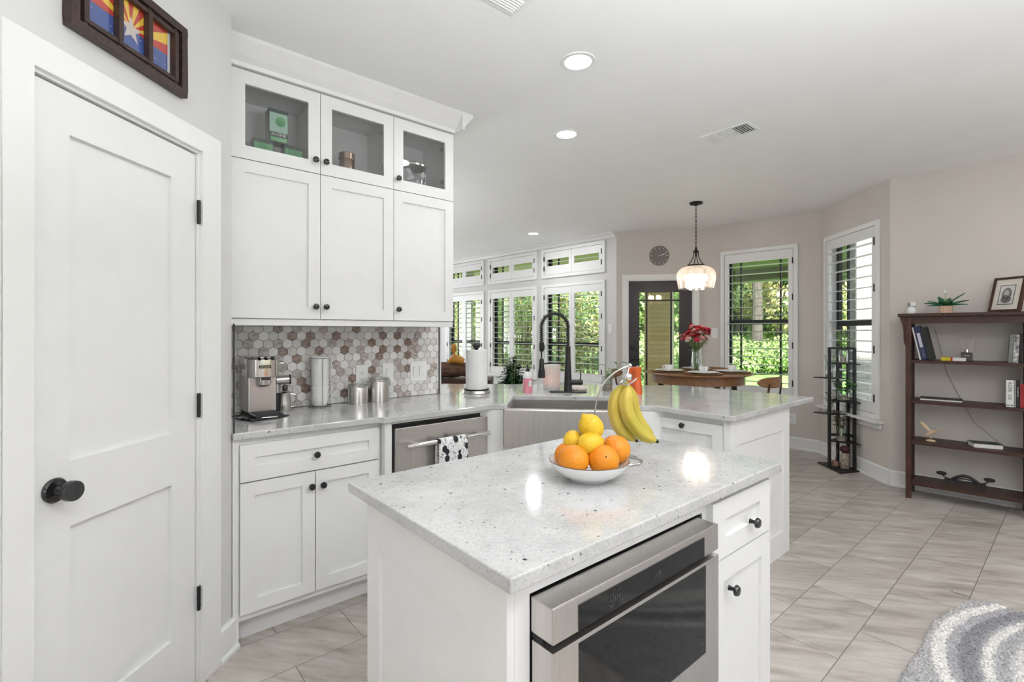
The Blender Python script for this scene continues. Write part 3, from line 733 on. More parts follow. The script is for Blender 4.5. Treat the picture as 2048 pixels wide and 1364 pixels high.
for q in range(4):
    a = R(20) + q*PI/2; x_, y_ = .085*math.cos(a), .085*math.sin(a)
    s_ = MB(); s_.tube([(0,0,2.01),(x_*.6,y_*.6,2.0),(x_,y_,1.985),(x_,y_,1.965)], .007, 8); s_.cyl((x_,y_,1.968),(x_,y_,1.935), .014, n=14); ar = s_.build('lamp_holder', bronze, pn, smooth=True)
    s_ = MB(); s_.lathe([(.001,1.858),(.018,1.862),(.028,1.878),(.030,1.895),(.024,1.915),(.014,1.934),(.001,1.936)], 18, (x_,y_,0)); s_.build('bulb', bulbm, ar, smooth=True)

# wall clock
ck = thing('wall_clock', 'round grey wall clock above the dark patio door', 'clock', (C0.x, C0.y, 0), rzof(C0, D0))
b = MB(); rev_y(b, [(.131,0),(.131,-.016),(.127,-.018),(.124,-.014)], .552, 2.345, 48); b.build('case', steel, ck, smooth=True)
b = MB(); rev_y(b, [(.124,-.010),(.124,-.0145)], .552, 2.345, 48); b.build('dial', M('clock_dial_grey', (.17,.155,.14), .35, metal=.5, var=.05), ck)
for q in range(12):
    M_ = T(.552, -.0148, 2.345) @ Matrix.Rotation(q*PI/6, 4, 'Y'); L_ = .030 if q % 3 == 0 else .018
    b = MB(M_); b.box(-.0028, .0028, -.001, 0, .115-L_, .115); b.build('hour_mark', trimw, ck)
for ang, L_, w_ in ((R(70), .105, .0025), (R(75), .065, .0035)):
    b = MB(T(.552, -.016, 2.345) @ Matrix.Rotation(ang, 4, 'Y')); b.box(-w_, w_, -.001, 0, -.015, L_); b.build('hand', trimw, ck)

# switches and outlets
def plate(name, label, cat, loc, rz, w, h, kind):
    t = thing(name, label, cat, loc, rz)
    b = MB(); b.box(-w/2, w/2, -.006, 0, -h/2, h/2); b.build('cover_plate', trimw, t, bevel=.002)
    if kind == 'outlet':
        for dz in (.02, -.02):
            b = MB(); rev_y(b, [(.0165,-.0062),(.0165,-.0072)], 0, dz, 20); r_ = b.build('receptacle', trimw, t)
            b = MB(); b.box(-.0075, -.0055, -.0082, -.0071, dz-.002, dz+.007); b.box(.0055, .0075, -.0082, -.0071, dz-.001, dz+.006); b.cyl((0,-.0082,dz-.009),(0,-.0071,dz-.009),.0028,n=8); b.build('slot', black_w, r_)
    else:
        for dx_ in ([0] if kind == 'rocker1' else [-.023, .023]):
            b = MB(); b.box(dx_-.0165, dx_+.0165, -.0075, -.0055, -.033, .033); b.build('frame', M('plate_line', (.60,.60,.60), .4, var=.01), t)
            b = MB(); b.prismx([(-.0072,-.031),(-.0072,.031),(-.0115,.031),(-.0080,-.031)], dx_-.0148, dx_+.0148); b.build('rocker', trimw, t, bevel=.001)
    return t
plate('outlet_plate', 'white double outlet on the hexagon tiles above the steel canisters', 'outlet', (1.241, 2.8903, 1.066), 0, .078, .142, 'outlet')
plate('switch_plate', 'white single rocker switch on the tiles behind the taller canister', 'switch', (1.415, 2.8903, 1.077), 0, .076, .128, 'rocker1')
plate('switch_plate', 'white double rocker switch near the right end of the tiles', 'switch', (1.633, 2.8903, 1.078), 0, .121, .130, 'rocker2')
plate('switch_plate', 'white wall plate on the tiles behind the left side of the espresso machine', 'switch', (.515, 2.8903, 1.082), 0, .072, .120, 'rocker1')
v = C0 + U_FAM*.098
plate('switch_plate', 'white tall switch on the grey wall left of the patio door', 'switch', (v.x, v.y, 1.385), rzof(N0, C0), .060, .125, 'rocker1')
v = D0 + (E0-D0).normalized()*.135
plate('switch_plate', 'white switch plate between the patio door and the nook window, behind the flowers', 'switch', (v.x, v.y, 1.327), rzof(D0, E0), .12, .125, 'rocker2')
v = D0 + (E0-D0).normalized()*1.045
plate('outlet_plate', 'white outlet low on the nook wall beside the peninsula', 'outlet', (v.x, v.y, .345), rzof(D0, E0), .075, .12, 'outlet')

# framed flag picture over the pantry door
pf_ = thing('framed_picture', 'dark wooden three-opening frame with a flag print of a star and sun rays', 'picture', (P0.x, P0.y, 0), rzof(P0, K))
xa, xb, za, zb_ = tp(.715), tp(.285), 2.186, 2.436
b = MB(); fo = .026
b.box(xa, xb, -.030, -.004, za, za+fo); b.box(xa, xb, -.030, -.004, zb_-fo, zb_); b.box(xa, xa+fo, -.030, -.004, za+fo, zb_-fo); b.box(xb-fo, xb, -.030, -.004, za+fo, zb_-fo)
ix0, ix1, iz0, iz1 = xa+fo+.014, xb-fo-.014, za+fo+.010, zb_-fo-.010
q = .016; W_ = ix1-ix0
bars = [ix0, ix0+(W_-q)/3, ix0+2*(W_-q)/3, ix1-q]
for x in bars: b.box(x, x+q, -.028, -.008, iz0, iz1)
b.box(ix0, ix1, -.026, -.008, iz0, iz0+.014); b.box(ix0, ix1, -.026, -.008, iz1-.014, iz1)
for x in bars: b.box(x+.002, x+q-.002, -.024, -.008, za+fo, zb_-fo)
b.build('frame', M('espresso_frame_wood', (.030,.014,.012), .35, scale=9, stretch=(8,1,8), col2=(.055,.028,.022)), pf_, bevel=.0012)
b = MB(); b.box(xa+.005, xb-.005, -.004, -.0005, za+.005, zb_-.005); b.build('backing', trimw, pf_)
fx0, fx1, fz0, fz1 = ix0+.028, ix1-.026, iz0+.012, iz1-.01
red = M('flag_red', (.55,.045,.03), .5, var=.04); yel = M('flag_yellow', (.85,.58,.05), .5, var=.04); blu = M('flag_blue', (.05,.10,.33), .5, var=.12, scale=40); cop = M('flag_copper_star', (.62,.55,.50), .5, var=.05)
b = MB(); midz = fz0 + (fz1-fz0)*.46; cx_, cz_ = (fx0+fx1)/2, midz
b.m = 0; b.box(fx0, fx1, -.0060, -.0042, fz0, midz)
nr = 13; angs = [PI - PI*i/nr for i in range(nr+1)]
def edge(a):
    dx, dz = math.cos(a), math.sin(a); t_ = 1e9
    if dx > 1e-6: t_ = min(t_, (fx1-cx_)/dx)
    if dx < -1e-6: t_ = min(t_, (fx0-cx_)/dx)
    if dz > 1e-6: t_ = min(t_, (fz1-cz_)/dz)
    return (cx_+dx*t_, cz_+dz*t_)
for i in range(nr):
    b.m = 1 if i % 2 == 0 else 2
    p_, q_ = edge(angs[i]), edge(angs[i+1]); pl = [(cx_, cz_), q_]
    for (cxx, czz) in ((fx1, fz1), (fx0, fz1)):
        aa = math.atan2(czz-cz_, cxx-cx_)
        if angs[i+1] < aa < angs[i]: pl.append((cxx, czz))
    pl.append(p_); b.prismy(pl, -.0060, -.0042)
b.m = 3
st = [(cx_ + (.042 if k % 2 == 0 else .017)*math.sin(k*PI/5), cz_ + (.042 if k % 2 == 0 else .017)*math.cos(k*PI/5)) for k in range(10)]
b.prismy([(x, z) for x, z in st], -.0066, -.0060)
rs = random.Random(3); b.m = 4
for _ in range(14):
    x, z = rs.uniform(fx0+.01, fx1-.01), rs.uniform(fz0+.004, midz-.006); b.box(x-.0012, x+.0012, -.0064, -.0060, z-.0012, z+.0012)
b.build('flag_print', [blu, red, yel, cop, trimw], pf_)
b = MB(); b.box(ix0+q, ix1-q, -.0105, -.0095, iz0+.014, iz1-.014); b.build('pane', glass, pf_)

# ------------------------------------------------------------------ things in the glass cabinets
def tea_tin(loc, s, label, rz=0, writing=True):
    t = thing('tea_tin', label, 'tea tin', loc, rz, 'tea tins in the glass cabinet'); w_, d_, h_ = s
    green = M('tin_green', (.05,.30,.10), .25, scale=14, col2=(.25,.55,.25)); pale = M('tin_pale_green', (.40,.62,.50), .25, var=.05); dk = M('tin_dark', (.03,.06,.045), .25)
    b = MB(); b.box(-w_/2, w_/2, -d_/2, d_/2, 0, h_*.93); b.build('body', dk, t, bevel=.003)
    b = MB(); b.box(-w_/2-.001, w_/2+.001, -d_/2-.001, d_/2+.001, h_*.90, h_); b.build('lid', dk, t, bevel=.003)
    if writing:
        b = MB(); b.box(-w_*.47, w_*.47, -d_/2-.0012, -d_/2-.0002, h_*.31, h_*.885); b.build('label', pale, t)
        b = MB(); pl = []
        for k in range(24):
            a = 2*PI*k/24; rr = .26*w_*(1+.18*math.cos(a-R(40))); pl.append((.06*w_+rr*math.cos(a), h_*.62 + rr*1.05*math.sin(a)))
        b.prismy(pl, -d_/2-.0018, -d_/2-.0012); b.build('leaf_emblem', green, t)
        text('白川茶葉', .19*w_, t, trimw, 'lettering', T(0, -d_/2-.0012, h_*.235) @ FRONT, .0004)
        b = MB(); b.box(-w_*.40, w_*.44, -d_/2-.0012, -d_/2-.0002, h_*.04, h_*.16); b.build('label', green, t)
    else:
        b = MB(); b.box(-w_*.46, w_*.46, -d_/2-.0012, -d_/2-.0002, h_*.08, h_*.86); b.build('label', green, t)
        b = MB(); b.box(-w_*.42, -w_*.10, -d_/2-.0016, -d_/2-.0012, h_*.12, h_*.50); b.build('label', M('tin_grey_panel', (.45,.48,.50), .3), t)
    return t
zt = 2.147
tea_tin((.618, 2.635, zt), (.090, .07, .135), 'lower left of three green tea tins in the left glass cabinet', 0, False)
tea_tin((.760, 2.635, zt), (.090, .07, .135), 'lower right of three green tea tins in the left glass cabinet', 0, False)
tea_tin((.688, 2.640, zt+.136), (.090, .07, .165), 'tall pale green tea tin stacked across the two lower tins', 0, True)
cn = thing('copper_canister', 'small copper canister in the middle glass cabinet', 'canister', (1.048, 2.64, zt))
copm = M('copper', (.38,.27,.20), .25, metal=1, var=.08, stretch=(1,1,30))
b = MB(); b.lathe([(.001,0),(.040,0),(.042,.003),(.042,.150),(.040,.153)], 28); b.build('body', copm, cn, smooth=True)
b = MB(); b.lathe([(.0432,.140),(.0432,.172),(.040,.176),(.001,.177)], 28); b.build('lid', copm, cn, smooth=True)
gj = thing('glass_jar', 'wide glass jar with a white floral pattern and metal lid in the right glass cabinet', 'jar', (1.455, 2.66, zt))
b = MB(); b.lathe([(.001,0),(.080,0),(.085,.006),(.085,.185),(.083,.190)], 36); b.build('body', jarg, gj, smooth=True)
b = MB(); rj = random.Random(5); wpat = M('white_etched_pattern', (.70,.71,.73), .5, var=.05)
for k in range(26):
    a = rj.uniform(PI, 2*PI); zz = rj.uniform(.06, .155); rr = rj.uniform(.008, .018)
    for q in range(6):
        aa = 2*PI*q/6; ax = a + math.cos(aa)*rr/.086; az = zz + math.sin(aa)*rr
        b.tube([(.0862*math.cos(a), .0862*math.sin(a), zz), (.0868*math.cos(ax), .0868*math.sin(ax), az)], [.002, .0045], 6)
b.build('floral_pattern', wpat, gj)
b = MB(); b.lathe([(.087,.186),(.090,.190),(.090,.200),(.086,.205),(.001,.207)], 36); b.build('lid', steel, gj, smooth=True)

# ------------------------------------------------------------------ things on the counter
ZT = .9142
# espresso machine
em = thing('espresso_machine', 'chrome and steel espresso machine with rounded head at the left end of the counter', 'coffee machine', (.640, 2.70, ZT))
def rr_poly(x0, x1, y0, y1, r, n=6):
    pts = []
    for (cx, cy, a0) in ((x1-r, y0+r, -90), (x1-r, y1-r, 0), (x0+r, y1-r, 90), (x0+r, y0+r, 180)):
        for k in range(n+1):
            a = R(a0 + 90*k/n); pts.append((cx + r*math.cos(a), cy + r*math.sin(a)))
    return pts
b = MB(); b.box(-.070, .062, .0, .178, .018, .20); b.build('body', steel, em, bevel=.004)
b = MB(); b.box(-.060, .054, -.0022, .0005, .03, .195); b.build('front_panel', M('satin_steel', (.50,.44,.41), .42, metal=1, var=.03), em)
b = MB(); b.prism(rr_poly(-.078, .068, -.058, .178, .045), .196, .290); b.prism(rr_poly(-.062, .058, -.045, .170, .04), .290, .302); b.build('head', chrome, em, bevel=.005, smooth=True)
b = MB()
for k in (-.030, .0, .030): b.cyl((k, -.0565, .282), (k, -.046, .2945), .0085, n=16)
b.build('button', blkg, em)
b = MB(); b.box(-.033, .023, -.0615, -.0575, .243, .258); lg = b.build('badge', blkg, em, bevel=.003)
text("De'Longhi", .0115, em, chrome, 'lettering', T(-.005, -.0618, .2505) @ FRONT, .0003)
b = MB(); b.lathe([(.001,.150),(.024,.150),(.034,.158),(.036,.196),(.001,.197)], 24, (0, -.01, 0)); b.box(-.026, .026, -.052, -.04, .180, .197); b.build('brew_group', chrome, em, smooth=True)
b = MB(); b.box(-.022, .022, -.0535, -.050, .183, .195); b.build('badge', blkm, em)
b = MB(); b.prism(rr_poly(-.068, .064, -.125, .01, .012), 0, .020); b.box(-.064, .060, .0, .175, 0, .018)
b.build('drip_tray', blkm, em, bevel=.002)
b = MB()
for k in range(7): b.box(-.056, .052, -.112+.016*k, -.106+.016*k, .0205, .023)
b.build('drip_grille', blkm, em)
b = MB(); b.tube([(.064,.0,.262),(.080,-.01,.262)], .006, 8); b.cyl((.078,-.010,.262),(.092,-.012,.262),.011,n=14)
b.build('steam_wand', chrome, em, smooth=True)
b = MB(); b.tube([(-.060,-.110,.004),(-.030,-.124,.008),(.030,-.124,.008),(.058,-.110,.004)], .004, 8); b.build('tray_lip', chrome, em, smooth=True)
# power cord
co = MB(); co.tube([(.470,2.885,.99),(.462,2.83,.93),(.468,2.79,.919),(.50,2.76,.919),(.545,2.75,.92),(.570,2.80,.925)], .004, 8); tag(co.build('power_cord', blkm, smooth=True), 'black power cord lying by the wall left of the espresso machine', 'cord')
# cloth under machine
cl = MB(); nn = 16; vs_ = []; fs_ = []
cxy = [(.555,2.545), (.742,2.605), (.715,2.72), (.505,2.665)]
rc = random.Random(2)
for j in range(nn+1):
    for i in range(nn+1):
        u, v_ = i/nn, j/nn
        x = (1-u)*(1-v_)*cxy[0][0]+u*(1-v_)*cxy[1][0]+u*v_*cxy[2][0]+(1-u)*v_*cxy[3][0]
        y = (1-u)*(1-v_)*cxy[0][1]+u*(1-v_)*cxy[1][1]+u*v_*cxy[2][1]+(1-u)*v_*cxy[3][1]
        under = .572 < x < .704 and y > 2.575
        z = ZT + .0015 + (0 if under else .006*abs(math.sin(7*u+3*v_))*(1-v_)**.5 + .010*max(0, .2-u)*5*abs(math.sin(9*v_)))
        vs_.append((x, y, z))
for j in range(nn):
    for i in range(nn): a = j*(nn+1)+i; fs_.append((a, a+1, a+nn+2, a+nn+1))
cl.add(vs_, fs_); o = cl.build('cleaning_cloth', M('charcoal_cloth', (.045,.042,.055), .95, var=.3, scale=60, bump=.4, bscale=300), smooth=True)
sm = o.modifiers.new('solidify', 'SOLIDIFY'); sm.thickness = .0012; sm.offset = -1
tag(o, 'crumpled charcoal cloth lying under the front of the espresso machine', 'cloth')
em.location.z = ZT + .0022
# milk jug
mj = thing('milk_jug', 'small steel milk pitcher standing right of the espresso machine', 'milk jug', (.772, 2.815, ZT))
b = MB(); b.lathe([(.001,0),(.036,0),(.037,.003),(.034,.045),(.028,.085),(.030,.098),(.029,.098),(.027,.085),(.033,.045),(.035,.004),(.001,.003)], 28); b.build('body', steel, mj, smooth=True)
b = MB(); b.tube([(.028,-.006,.088),(.050,-.012,.086),(.058,-.014,.070),(.056,-.013,.035),(.046,-.010,.018),(.033,-.006,.020)], .0045, 8); b.build('handle', chrome, mj, smooth=True)
b = MB(); b.tube([(-.028,-.01,.09),(-.02,-.02,.105),(.0,-.03,.108),(.025,-.026,.100)], .003, 8); b.build('spout', chrome, mj, smooth=True)
# tamper and portafilter standing behind
tm = thing('coffee_tamper', 'black handled coffee tamper standing in the steel milk jug', 'tamper', (.776, 2.816, ZT+.004))
b = MB(); b.lathe([(.001,0),(.020,0),(.020,.02),(.008,.03),(.007,.09),(.013,.105),(.014,.125),(.009,.135),(.001,.137)], 20); b.build('body', blkg, tm, smooth=True)
pr = thing('portafilter', 'black and chrome portafilter leaning upright between the espresso machine and mug stack', 'portafilter', (.728, 2.800, ZT))
b = MB(); b.tube([(0,0,.0),(.002,.0,.03),(.003,0,.10)], [.013,.014,.012], 14); b.build('handle', blkm, pr, smooth=True)
b = MB(); b.tube([(.003,0,.10),(.004,0,.150)], [.011,.010], 14); b.build('collar', chrome, pr, smooth=True)
b = MB(); b.cyl((.000,.0,.168),(.062,-.012,.170), .024, n=22); b.build('basket', steel, pr, smooth=True)
b = MB(); b.cyl((-.028,.005,.160),(.0,.0,.166), .008, .02, n=14); b.cyl((.062,-.012,.170),(.070,-.014,.170), .0255, n=22); b.build('rim', blkm, pr, smooth=True)
# mug stack in a rack
mr_ = thing('mug_rack', 'thin wire rack holding a tall stack of white mugs', 'mug rack', (.965, 2.825, ZT))
wire = M('grey_wire', (.30,.30,.31), .3, metal=1, var=.02)
b = MB(); ring = [(.062*math.cos(2*PI*k/24), .050*math.sin(2*PI*k/24), .0045) for k in range(24)]; b.tube(ring, .0026, 6, closed=True)
for a in (200, 268, 340, 90):
    xx, yy = .0535*math.cos(R(a)), .0535*math.sin(R(a))
    b.tube([(xx*1.15, yy*.95, .0045), (xx, yy, .018), (xx, yy, .277)], .0018, 6)
b.tube([(.0535*math.cos(2*PI*k/24), .0535*math.sin(2*PI*k/24), .277) for k in range(24)], .0018, 6, closed=True)
b.build('wire_frame', wire, mr_, smooth=True)
ords = ['bottom', 'second from bottom', 'third from bottom', 'third from top', 'second from top', 'topmost']
mug0 = None
for k in range(6):
    lab = 'white mug, %s of the six in the wire rack' % ords[k]
    if mug0 is None:
        t = thing('mug', lab, 'mug', (.965, 2.825, ZT+.008), 0, 'white mugs stacked in the rack'); mug0 = t
        b = MB(); b.lathe([(.001,.0),(.034,.0),(.038,.003),(.044,.022),(.0465,.030),(.0495,.069),(.048,.070),(.046,.069),(.044,.032),(.036,.02),(.033,.006),(.001,.005)], 32); b.build('body', china, t, smooth=True)
        b = MB(); b.tube([(.048,-.004,.060),(.060,-.005,.064),(.070,-.006,.054),(.068,-.006,.040),(.058,-.005,.033),(.048,-.004,.036)], .0035, 8); b.build('handle', china, t, smooth=True)
    else: dup(mug0, (.965, 2.825, ZT+.008+.0415*k), R(rnd.uniform(-3, 3)), lab)
# canisters
def canister(x, y, r, h, label):
    t = thing('steel_canister', label, 'canister', (x, y, ZT), R(-20), 'steel canisters by the outlet')
    b = MB(); b.lathe([(.001,0),(r,0),(r,h*.83),(r*.98,h*.85),(.001,h*.85)], 40); b.build('body', steel, t, smooth=True)
    b = MB(); b.lathe([(r*.98,h*.85),(r*1.04,h*.865),(r*1.04,h*.90),(r*1.0,h*.915)], 40); b.build('rim', chrome, t, smooth=True)
    b = MB(); b.lathe([(.001,h*.90),(r*.97,h*.90),(r*1.02,h*.93),(r*1.0,h*.97),(r*.8,h*.98),(.001,h*1.0)], 40); b.build('lid', jarg, t, smooth=True)
    b = MB(); b.tube([(r*1.03,0,h*.86),(r*1.12,0,h*.80),(r*1.10,0,h*.70),(r*1.02,0,h*.72)], .0025, 6); b.tube([(r*1.05*math.cos(R(a)), r*1.05*math.sin(R(a)), h*.84+.004*math.sin(R(a*2))) for a in range(0, 360, 15)], .002, 6, closed=True); b.build('clamp', chrome, t, smooth=True)
canister(1.182, 2.805, .058, .122, 'short steel canister with clear lid below the outlet')
canister(1.318, 2.815, .061, .152, 'taller steel canister with clear lid, right of the short one')
# paper towel
pt_ = thing('paper_towel_holder', 'steel and black paper towel stand near the end of the tiled wall', 'towel holder', (2.025, 2.765, ZT))
b = MB(); b.lathe([(.001,0),(.094,0),(.096,.003),(.090,.020),(.086,.022),(.001,.022)], 40); b.build('base', steel, pt_, smooth=True)
b = MB(); b.lathe([(.086,.0222),(.090,.030),(.080,.029),(.045,.025),(.001,.025)], 40); b.build('base_rim', blkm, pt_, smooth=True)
b = MB(); b.cyl((0,0,.024),(0,0,.31), .009, n=12); b.lathe([(.010,.302),(.014,.308),(.024,.322),(.033,.334),(.030,.340),(.018,.344),(.001,.345)], 28); b.build('pole', blkm, pt_, smooth=True)
b = MB(); b.sphere((0,-.019,.334), .012, 1.2, .6, .8); b.build('finial', chrome, pt_, smooth=True)
pr_ = MB(); pr_.lathe([(.020,.027),(.070,.027),(.0765,.030),(.0765,.298),(.074,.301),(.020,.301),(.020,.027)], 48, (2.025,2.765,ZT))
tag(pr_.build('paper_towel_roll', paper, smooth=True), 'full white paper towel roll on the steel stand', 'paper towel')
# soap bottle
sb_ = thing('soap_bottle', 'clear bottle of pink hand soap with black pump, left of the faucet', 'soap bottle', (2.315, 2.55, ZT))
pinkg = M('pink_soap', (.80,.30,.36), .15, var=.05, scale=4); clear = M('frosted_clear_plastic', (.78,.76,.76), .2, var=.02)
b = MB(); b.lathe([(.001,0),(.034,0),(.036,.004),(.036,.100)], 32, sy=.85); b.build('liquid', pinkg, sb_, smooth=True)
b = MB(); b.lathe([(.0365,.100),(.0365,.115),(.032,.132),(.016,.145),(.013,.150)], 32, sy=.85); b.build('shoulder', clear, sb_, smooth=True)
b = MB(); b.box(-.022, .008, -.033, -.030, .045, .085); b.build('label', M('pale_label', (.80,.70,.70), .5), sb_)
b = MB(); b.lathe([(.001,.148),(.014,.148),(.014,.163),(.007,.168),(.005,.185),(.001,.185)], 18); b.tube([(0,0,.183),(0,0,.192),(-.012,-.01,.195),(-.030,-.022,.190)], .005, 8); b.build('pump', blkg, sb_, smooth=True)
# candle
cdm = newmat('lit_frosted_glass'); cm_, cn_, cp_ = cdm
cp_.inputs['Base Color'].default_value = (.85,.80,.78,1); cp_.inputs['Roughness'].default_value = .35; cp_.inputs['Subsurface Weight'].default_value = .3
tc_ = node(cn_, 'ShaderNodeTexCoord'); wv = node(cn_, 'ShaderNodeTexWave'); wv.inputs['Scale'].default_value = 14; wv.inputs['Distortion'].default_value = 3
bp_ = node(cn_, 'ShaderNodeBump'); bp_.inputs['Strength'].default_value = .3; bp_.inputs['Distance'].default_value = .003
cn_.links.new(tc_.outputs['Object'], wv.inputs[0]); cn_.links.new(wv.outputs['Fac'], bp_.inputs['Height']); cn_.links.new(bp_.outputs[0], cp_.inputs['Normal'])
cp_.inputs['Transmission Weight'].default_value = .2
cv_ = thing('candle_holder', 'tall frosted glass candle holder glowing behind the faucet', 'candle holder', (2.575, 2.575, ZT), R(-40))
b = MB(); b.lathe([(.001,0),(.060,0),(.063,.004),(.069,.182),(.066,.183),(.060,.010),(.001,.008)], 40); b.build('glass', cm_, cv_, smooth=True)
b = MB(); b.cyl((0,0,.012),(0,0,.05), .03, n=20); ca = b.build('candle', M('candle_wax', (.85,.78,.66), .5), cv_)
b = MB(); b.lathe([(.0005,.052),(.006,.058),(.007,.066),(.003,.080),(.0005,.088)], 12); b.build('flame', M('flame', (1,.78,.55), .5, em=22), ca, smooth=True)
# faucet, frame turned to face the camera like the sink
fa = thing('kitchen_faucet', 'tall matte black spring-neck kitchen faucet behind the sink', 'faucet', (2.530, 2.365, ZT), R(-45))
b = MB(); b.prism([(-.104+.028*math.cos(R(90+18*k)), .028*math.sin(R(90+18*k))) for k in range(11)] + [(.104+.028*math.cos(R(-90+18*k)), .028*math.sin(R(-90+18*k))) for k in range(11)], 0, .008)
b.build('base_plate', blkm, fa, bevel=.002)
b = MB(); b.lathe([(.001,.008),(.030,.008),(.029,.02),(.025,.10),(.021,.20),(.019,.245),(.018,.325),(.001,.326)], 28); b.build('body', blkm, fa, smooth=True)
arc_ = [(0, 0, .325)]
cxn = -.093
for k in range(0, 19):
    a = R(180*k/18); arc_.append((cxn + .093*math.cos(a), -.06*k/18, .455 + .100*math.sin(a)))
arc_ = [(0,0,.325), (0,0,.39)] + arc_[1:]
arc_.append((2*cxn, -.06, .40)); arc_.append((2*cxn+.001, -.06, .345))
b = MB(); b.tube(arc_, .0075, 10); b.build('hose', blkm, fa, smooth=True)
# spring coil around the hose
def resample(pts, step):
    pts = [Vector(p) for p in pts]; o_ = [pts[0]]; acc = 0
    for i in range(1, len(pts)):
        a, c2 = pts[i-1], pts[i]; L = (c2-a).length; d = step-acc
        while d <= L:
            o_.append(a + (c2-a)*(d/L)); d += step
        acc = (L - (d-step))
    return o_
pth = resample(arc_, .0015); hel = []; turns = 1/.0125
for i, p in enumerate(pth):
    t_ = (pth[min(i+1, len(pth)-1)] - pth[max(i-1, 0)]).normalized(); up_ = Vector((0,1,0)); up_ = (up_ - t_*up_.dot(t_)).normalized(); sd_ = t_.cross(up_)
    a = 2*PI*i*.0015*turns; hel.append(p + (up_*math.cos(a) + sd_*math.sin(a))*.0145)
b = MB(); b.tube(hel, .0024, 5); b.build('spring', blkm, fa, smooth=True)
hx_ = 2*cxn + .001
b = MB(); b.lathe([(.001,.352),(.0165,.352),(.0165,.300),(.013,.290),(.001,.290)], 20, (hx_, -.06, 0)); b.cyl((hx_,-.06,.292),(hx_,-.06,.235),.006,n=12); b.build('swivel', blkm, fa, smooth=True)
b = MB(); b.lathe([(.001,.240),(.013,.240),(.016,.228),(.018,.180),(.024,.150),(.0255,.110),(.022,.106),(.001,.106)], 24, (hx_, -.06, 0)); b.box(hx_-.006, hx_+.006, -.088, -.080, .13, .17); b.build('spray_head', blkm, fa, smooth=True)
b = MB(); b.tube([(-.015,-.004,.205),(-.06,-.024,.209),(-.12,-.044,.207),(hx_+.012,-.056,.204)], .005, 8); b.build('support_arm', blkm, fa, smooth=True)
b = MB(); b.cyl((.015,-.004,.072),(.100,-.010,.072), .0185, n=22); b.cyl((.100,-.010,.072),(.104,-.010,.072),.012,n=16); b.cyl((.086,-.010,.088),(.091,-.012,.165), .004, n=10); b.build('lever', blkm, fa, smooth=True)
# dish with sponge stone
ds_ = MB(); ds_.lathe([(.001,0),(.055,0),(.066,.010),(.062,.022),(.048,.026),(.001,.027)], 32, (2.700, 2.415, ZT), sx=1.1, sy=.9)
tag(ds_.build('soap_dish', M('pale_stone', (.62,.54,.48), .6, scale=30, col2=(.72,.66,.60)), smooth=True), 'small pale stone dish on the counter right of the faucet', 'dish')
# vase with cuttings
def leaf(mb, base, d, L, W, curl=.3, n=6, up=(0,0,1)):
    base = Vector(base); d = Vector(d).normalized(); up = Vector(up); sd = d.cross(up)
    if sd.length < 1e-3: sd = Vector((1,0,0))
    sd.normalize(); nr_ = sd.cross(d); vs = []; fs = []
    for i in range(n+1):
        u = i/n; w_ = W*.5*math.sin(PI*min(1, u**.8*.96+.02)); c_ = base + d*L*u - nr_*0 + Vector((0,0,-curl*L*u*u))
        vs += [tuple(c_ - sd*w_ + Vector((0,0,w_*.25))), tuple(c_), tuple(c_ + sd*w_ + Vector((0,0,w_*.25)))]
    for i in range(n):
        a = i*3; fs += [(a, a+1, a+4, a+3), (a+1, a+2, a+5, a+4)]
    mb.add(vs, fs)
def sprig(parent, base, top, leaves, L, W, rng, lm=None, sm_=None, r=.0016):
    b = MB(); mid = (Vector(base)+Vector(top))/2 + Vector((rng.uniform(-.01,.01), rng.uniform(-.01,.01), 0)); pts = [Vector(base), mid, Vector(top)]
    b.tube(pts, r, 6); b.build('stem', sm_ or stemg, parent, smooth=True)
    b = MB()
    for k in range(leaves):
        u = .35 + .65*(k+1)/leaves; p = Vector(base)*(1-u) + Vector(top)*u; a = rng.uniform(0, 2*PI)
        leaf(b, p, (math.cos(a), math.sin(a), rng.uniform(.1,.8)), L*rng.uniform(.7,1.1), W*rng.uniform(.7,1.1), .35)
    b.build('foliage', lm or leafg, parent, smooth=True)
vj = thing('glass_vase', 'small clear vase with leafy cuttings on the counter between faucet and bananas', 'vase', (2.815, 2.245, ZT))
b = MB(); b.lathe([(.001,0),(.040,0),(.042,.004),(.040,.06),(.036,.09),(.038,.105),(.036,.105),(.034,.09),(.037,.06),(.039,.006),(.001,.005)], 28); b.build('glass', jarg, vj, smooth=True)
b = MB(); b.lathe([(.001,.006),(.0365,.006),(.036,.045),(.001,.046)], 24); b.build('pebbles', M('pebbles', (.12,.09,.06), .8, scale=90, col2=(.40,.33,.26)), vj, smooth=True)
rv = random.Random(11)
for q in range(9): sprig(vj, (rv.uniform(-.02,.02), rv.uniform(-.02,.02), .03), (rv.uniform(-.045,.05), rv.uniform(-.03,.03), rv.uniform(.12,.17)), 4, .045, .010, rv, leafg)
b = MB(); b.tube([(0,0,.04),(-.01,.0,.12),(-.03,.0,.19)], .0018, 6); b.tube([(0,0,.04),(.03,-.03,.12),(.075,-.06,.205)], .0018, 6); b.build('stem', stemg, vj, smooth=True)
for a_ in (((-.03,0,.185), (-.9,.4,.25), .075, .045, .25), ((.055,-.045,.185), (-.4,.2,.9), .06, .035, .5), ((.075,-.06,.205), (.75,-.6,.15), .085, .045, .5)):
    b = MB(); leaf(b, *a_); b.build('leaf', leafg, vj, smooth=True)
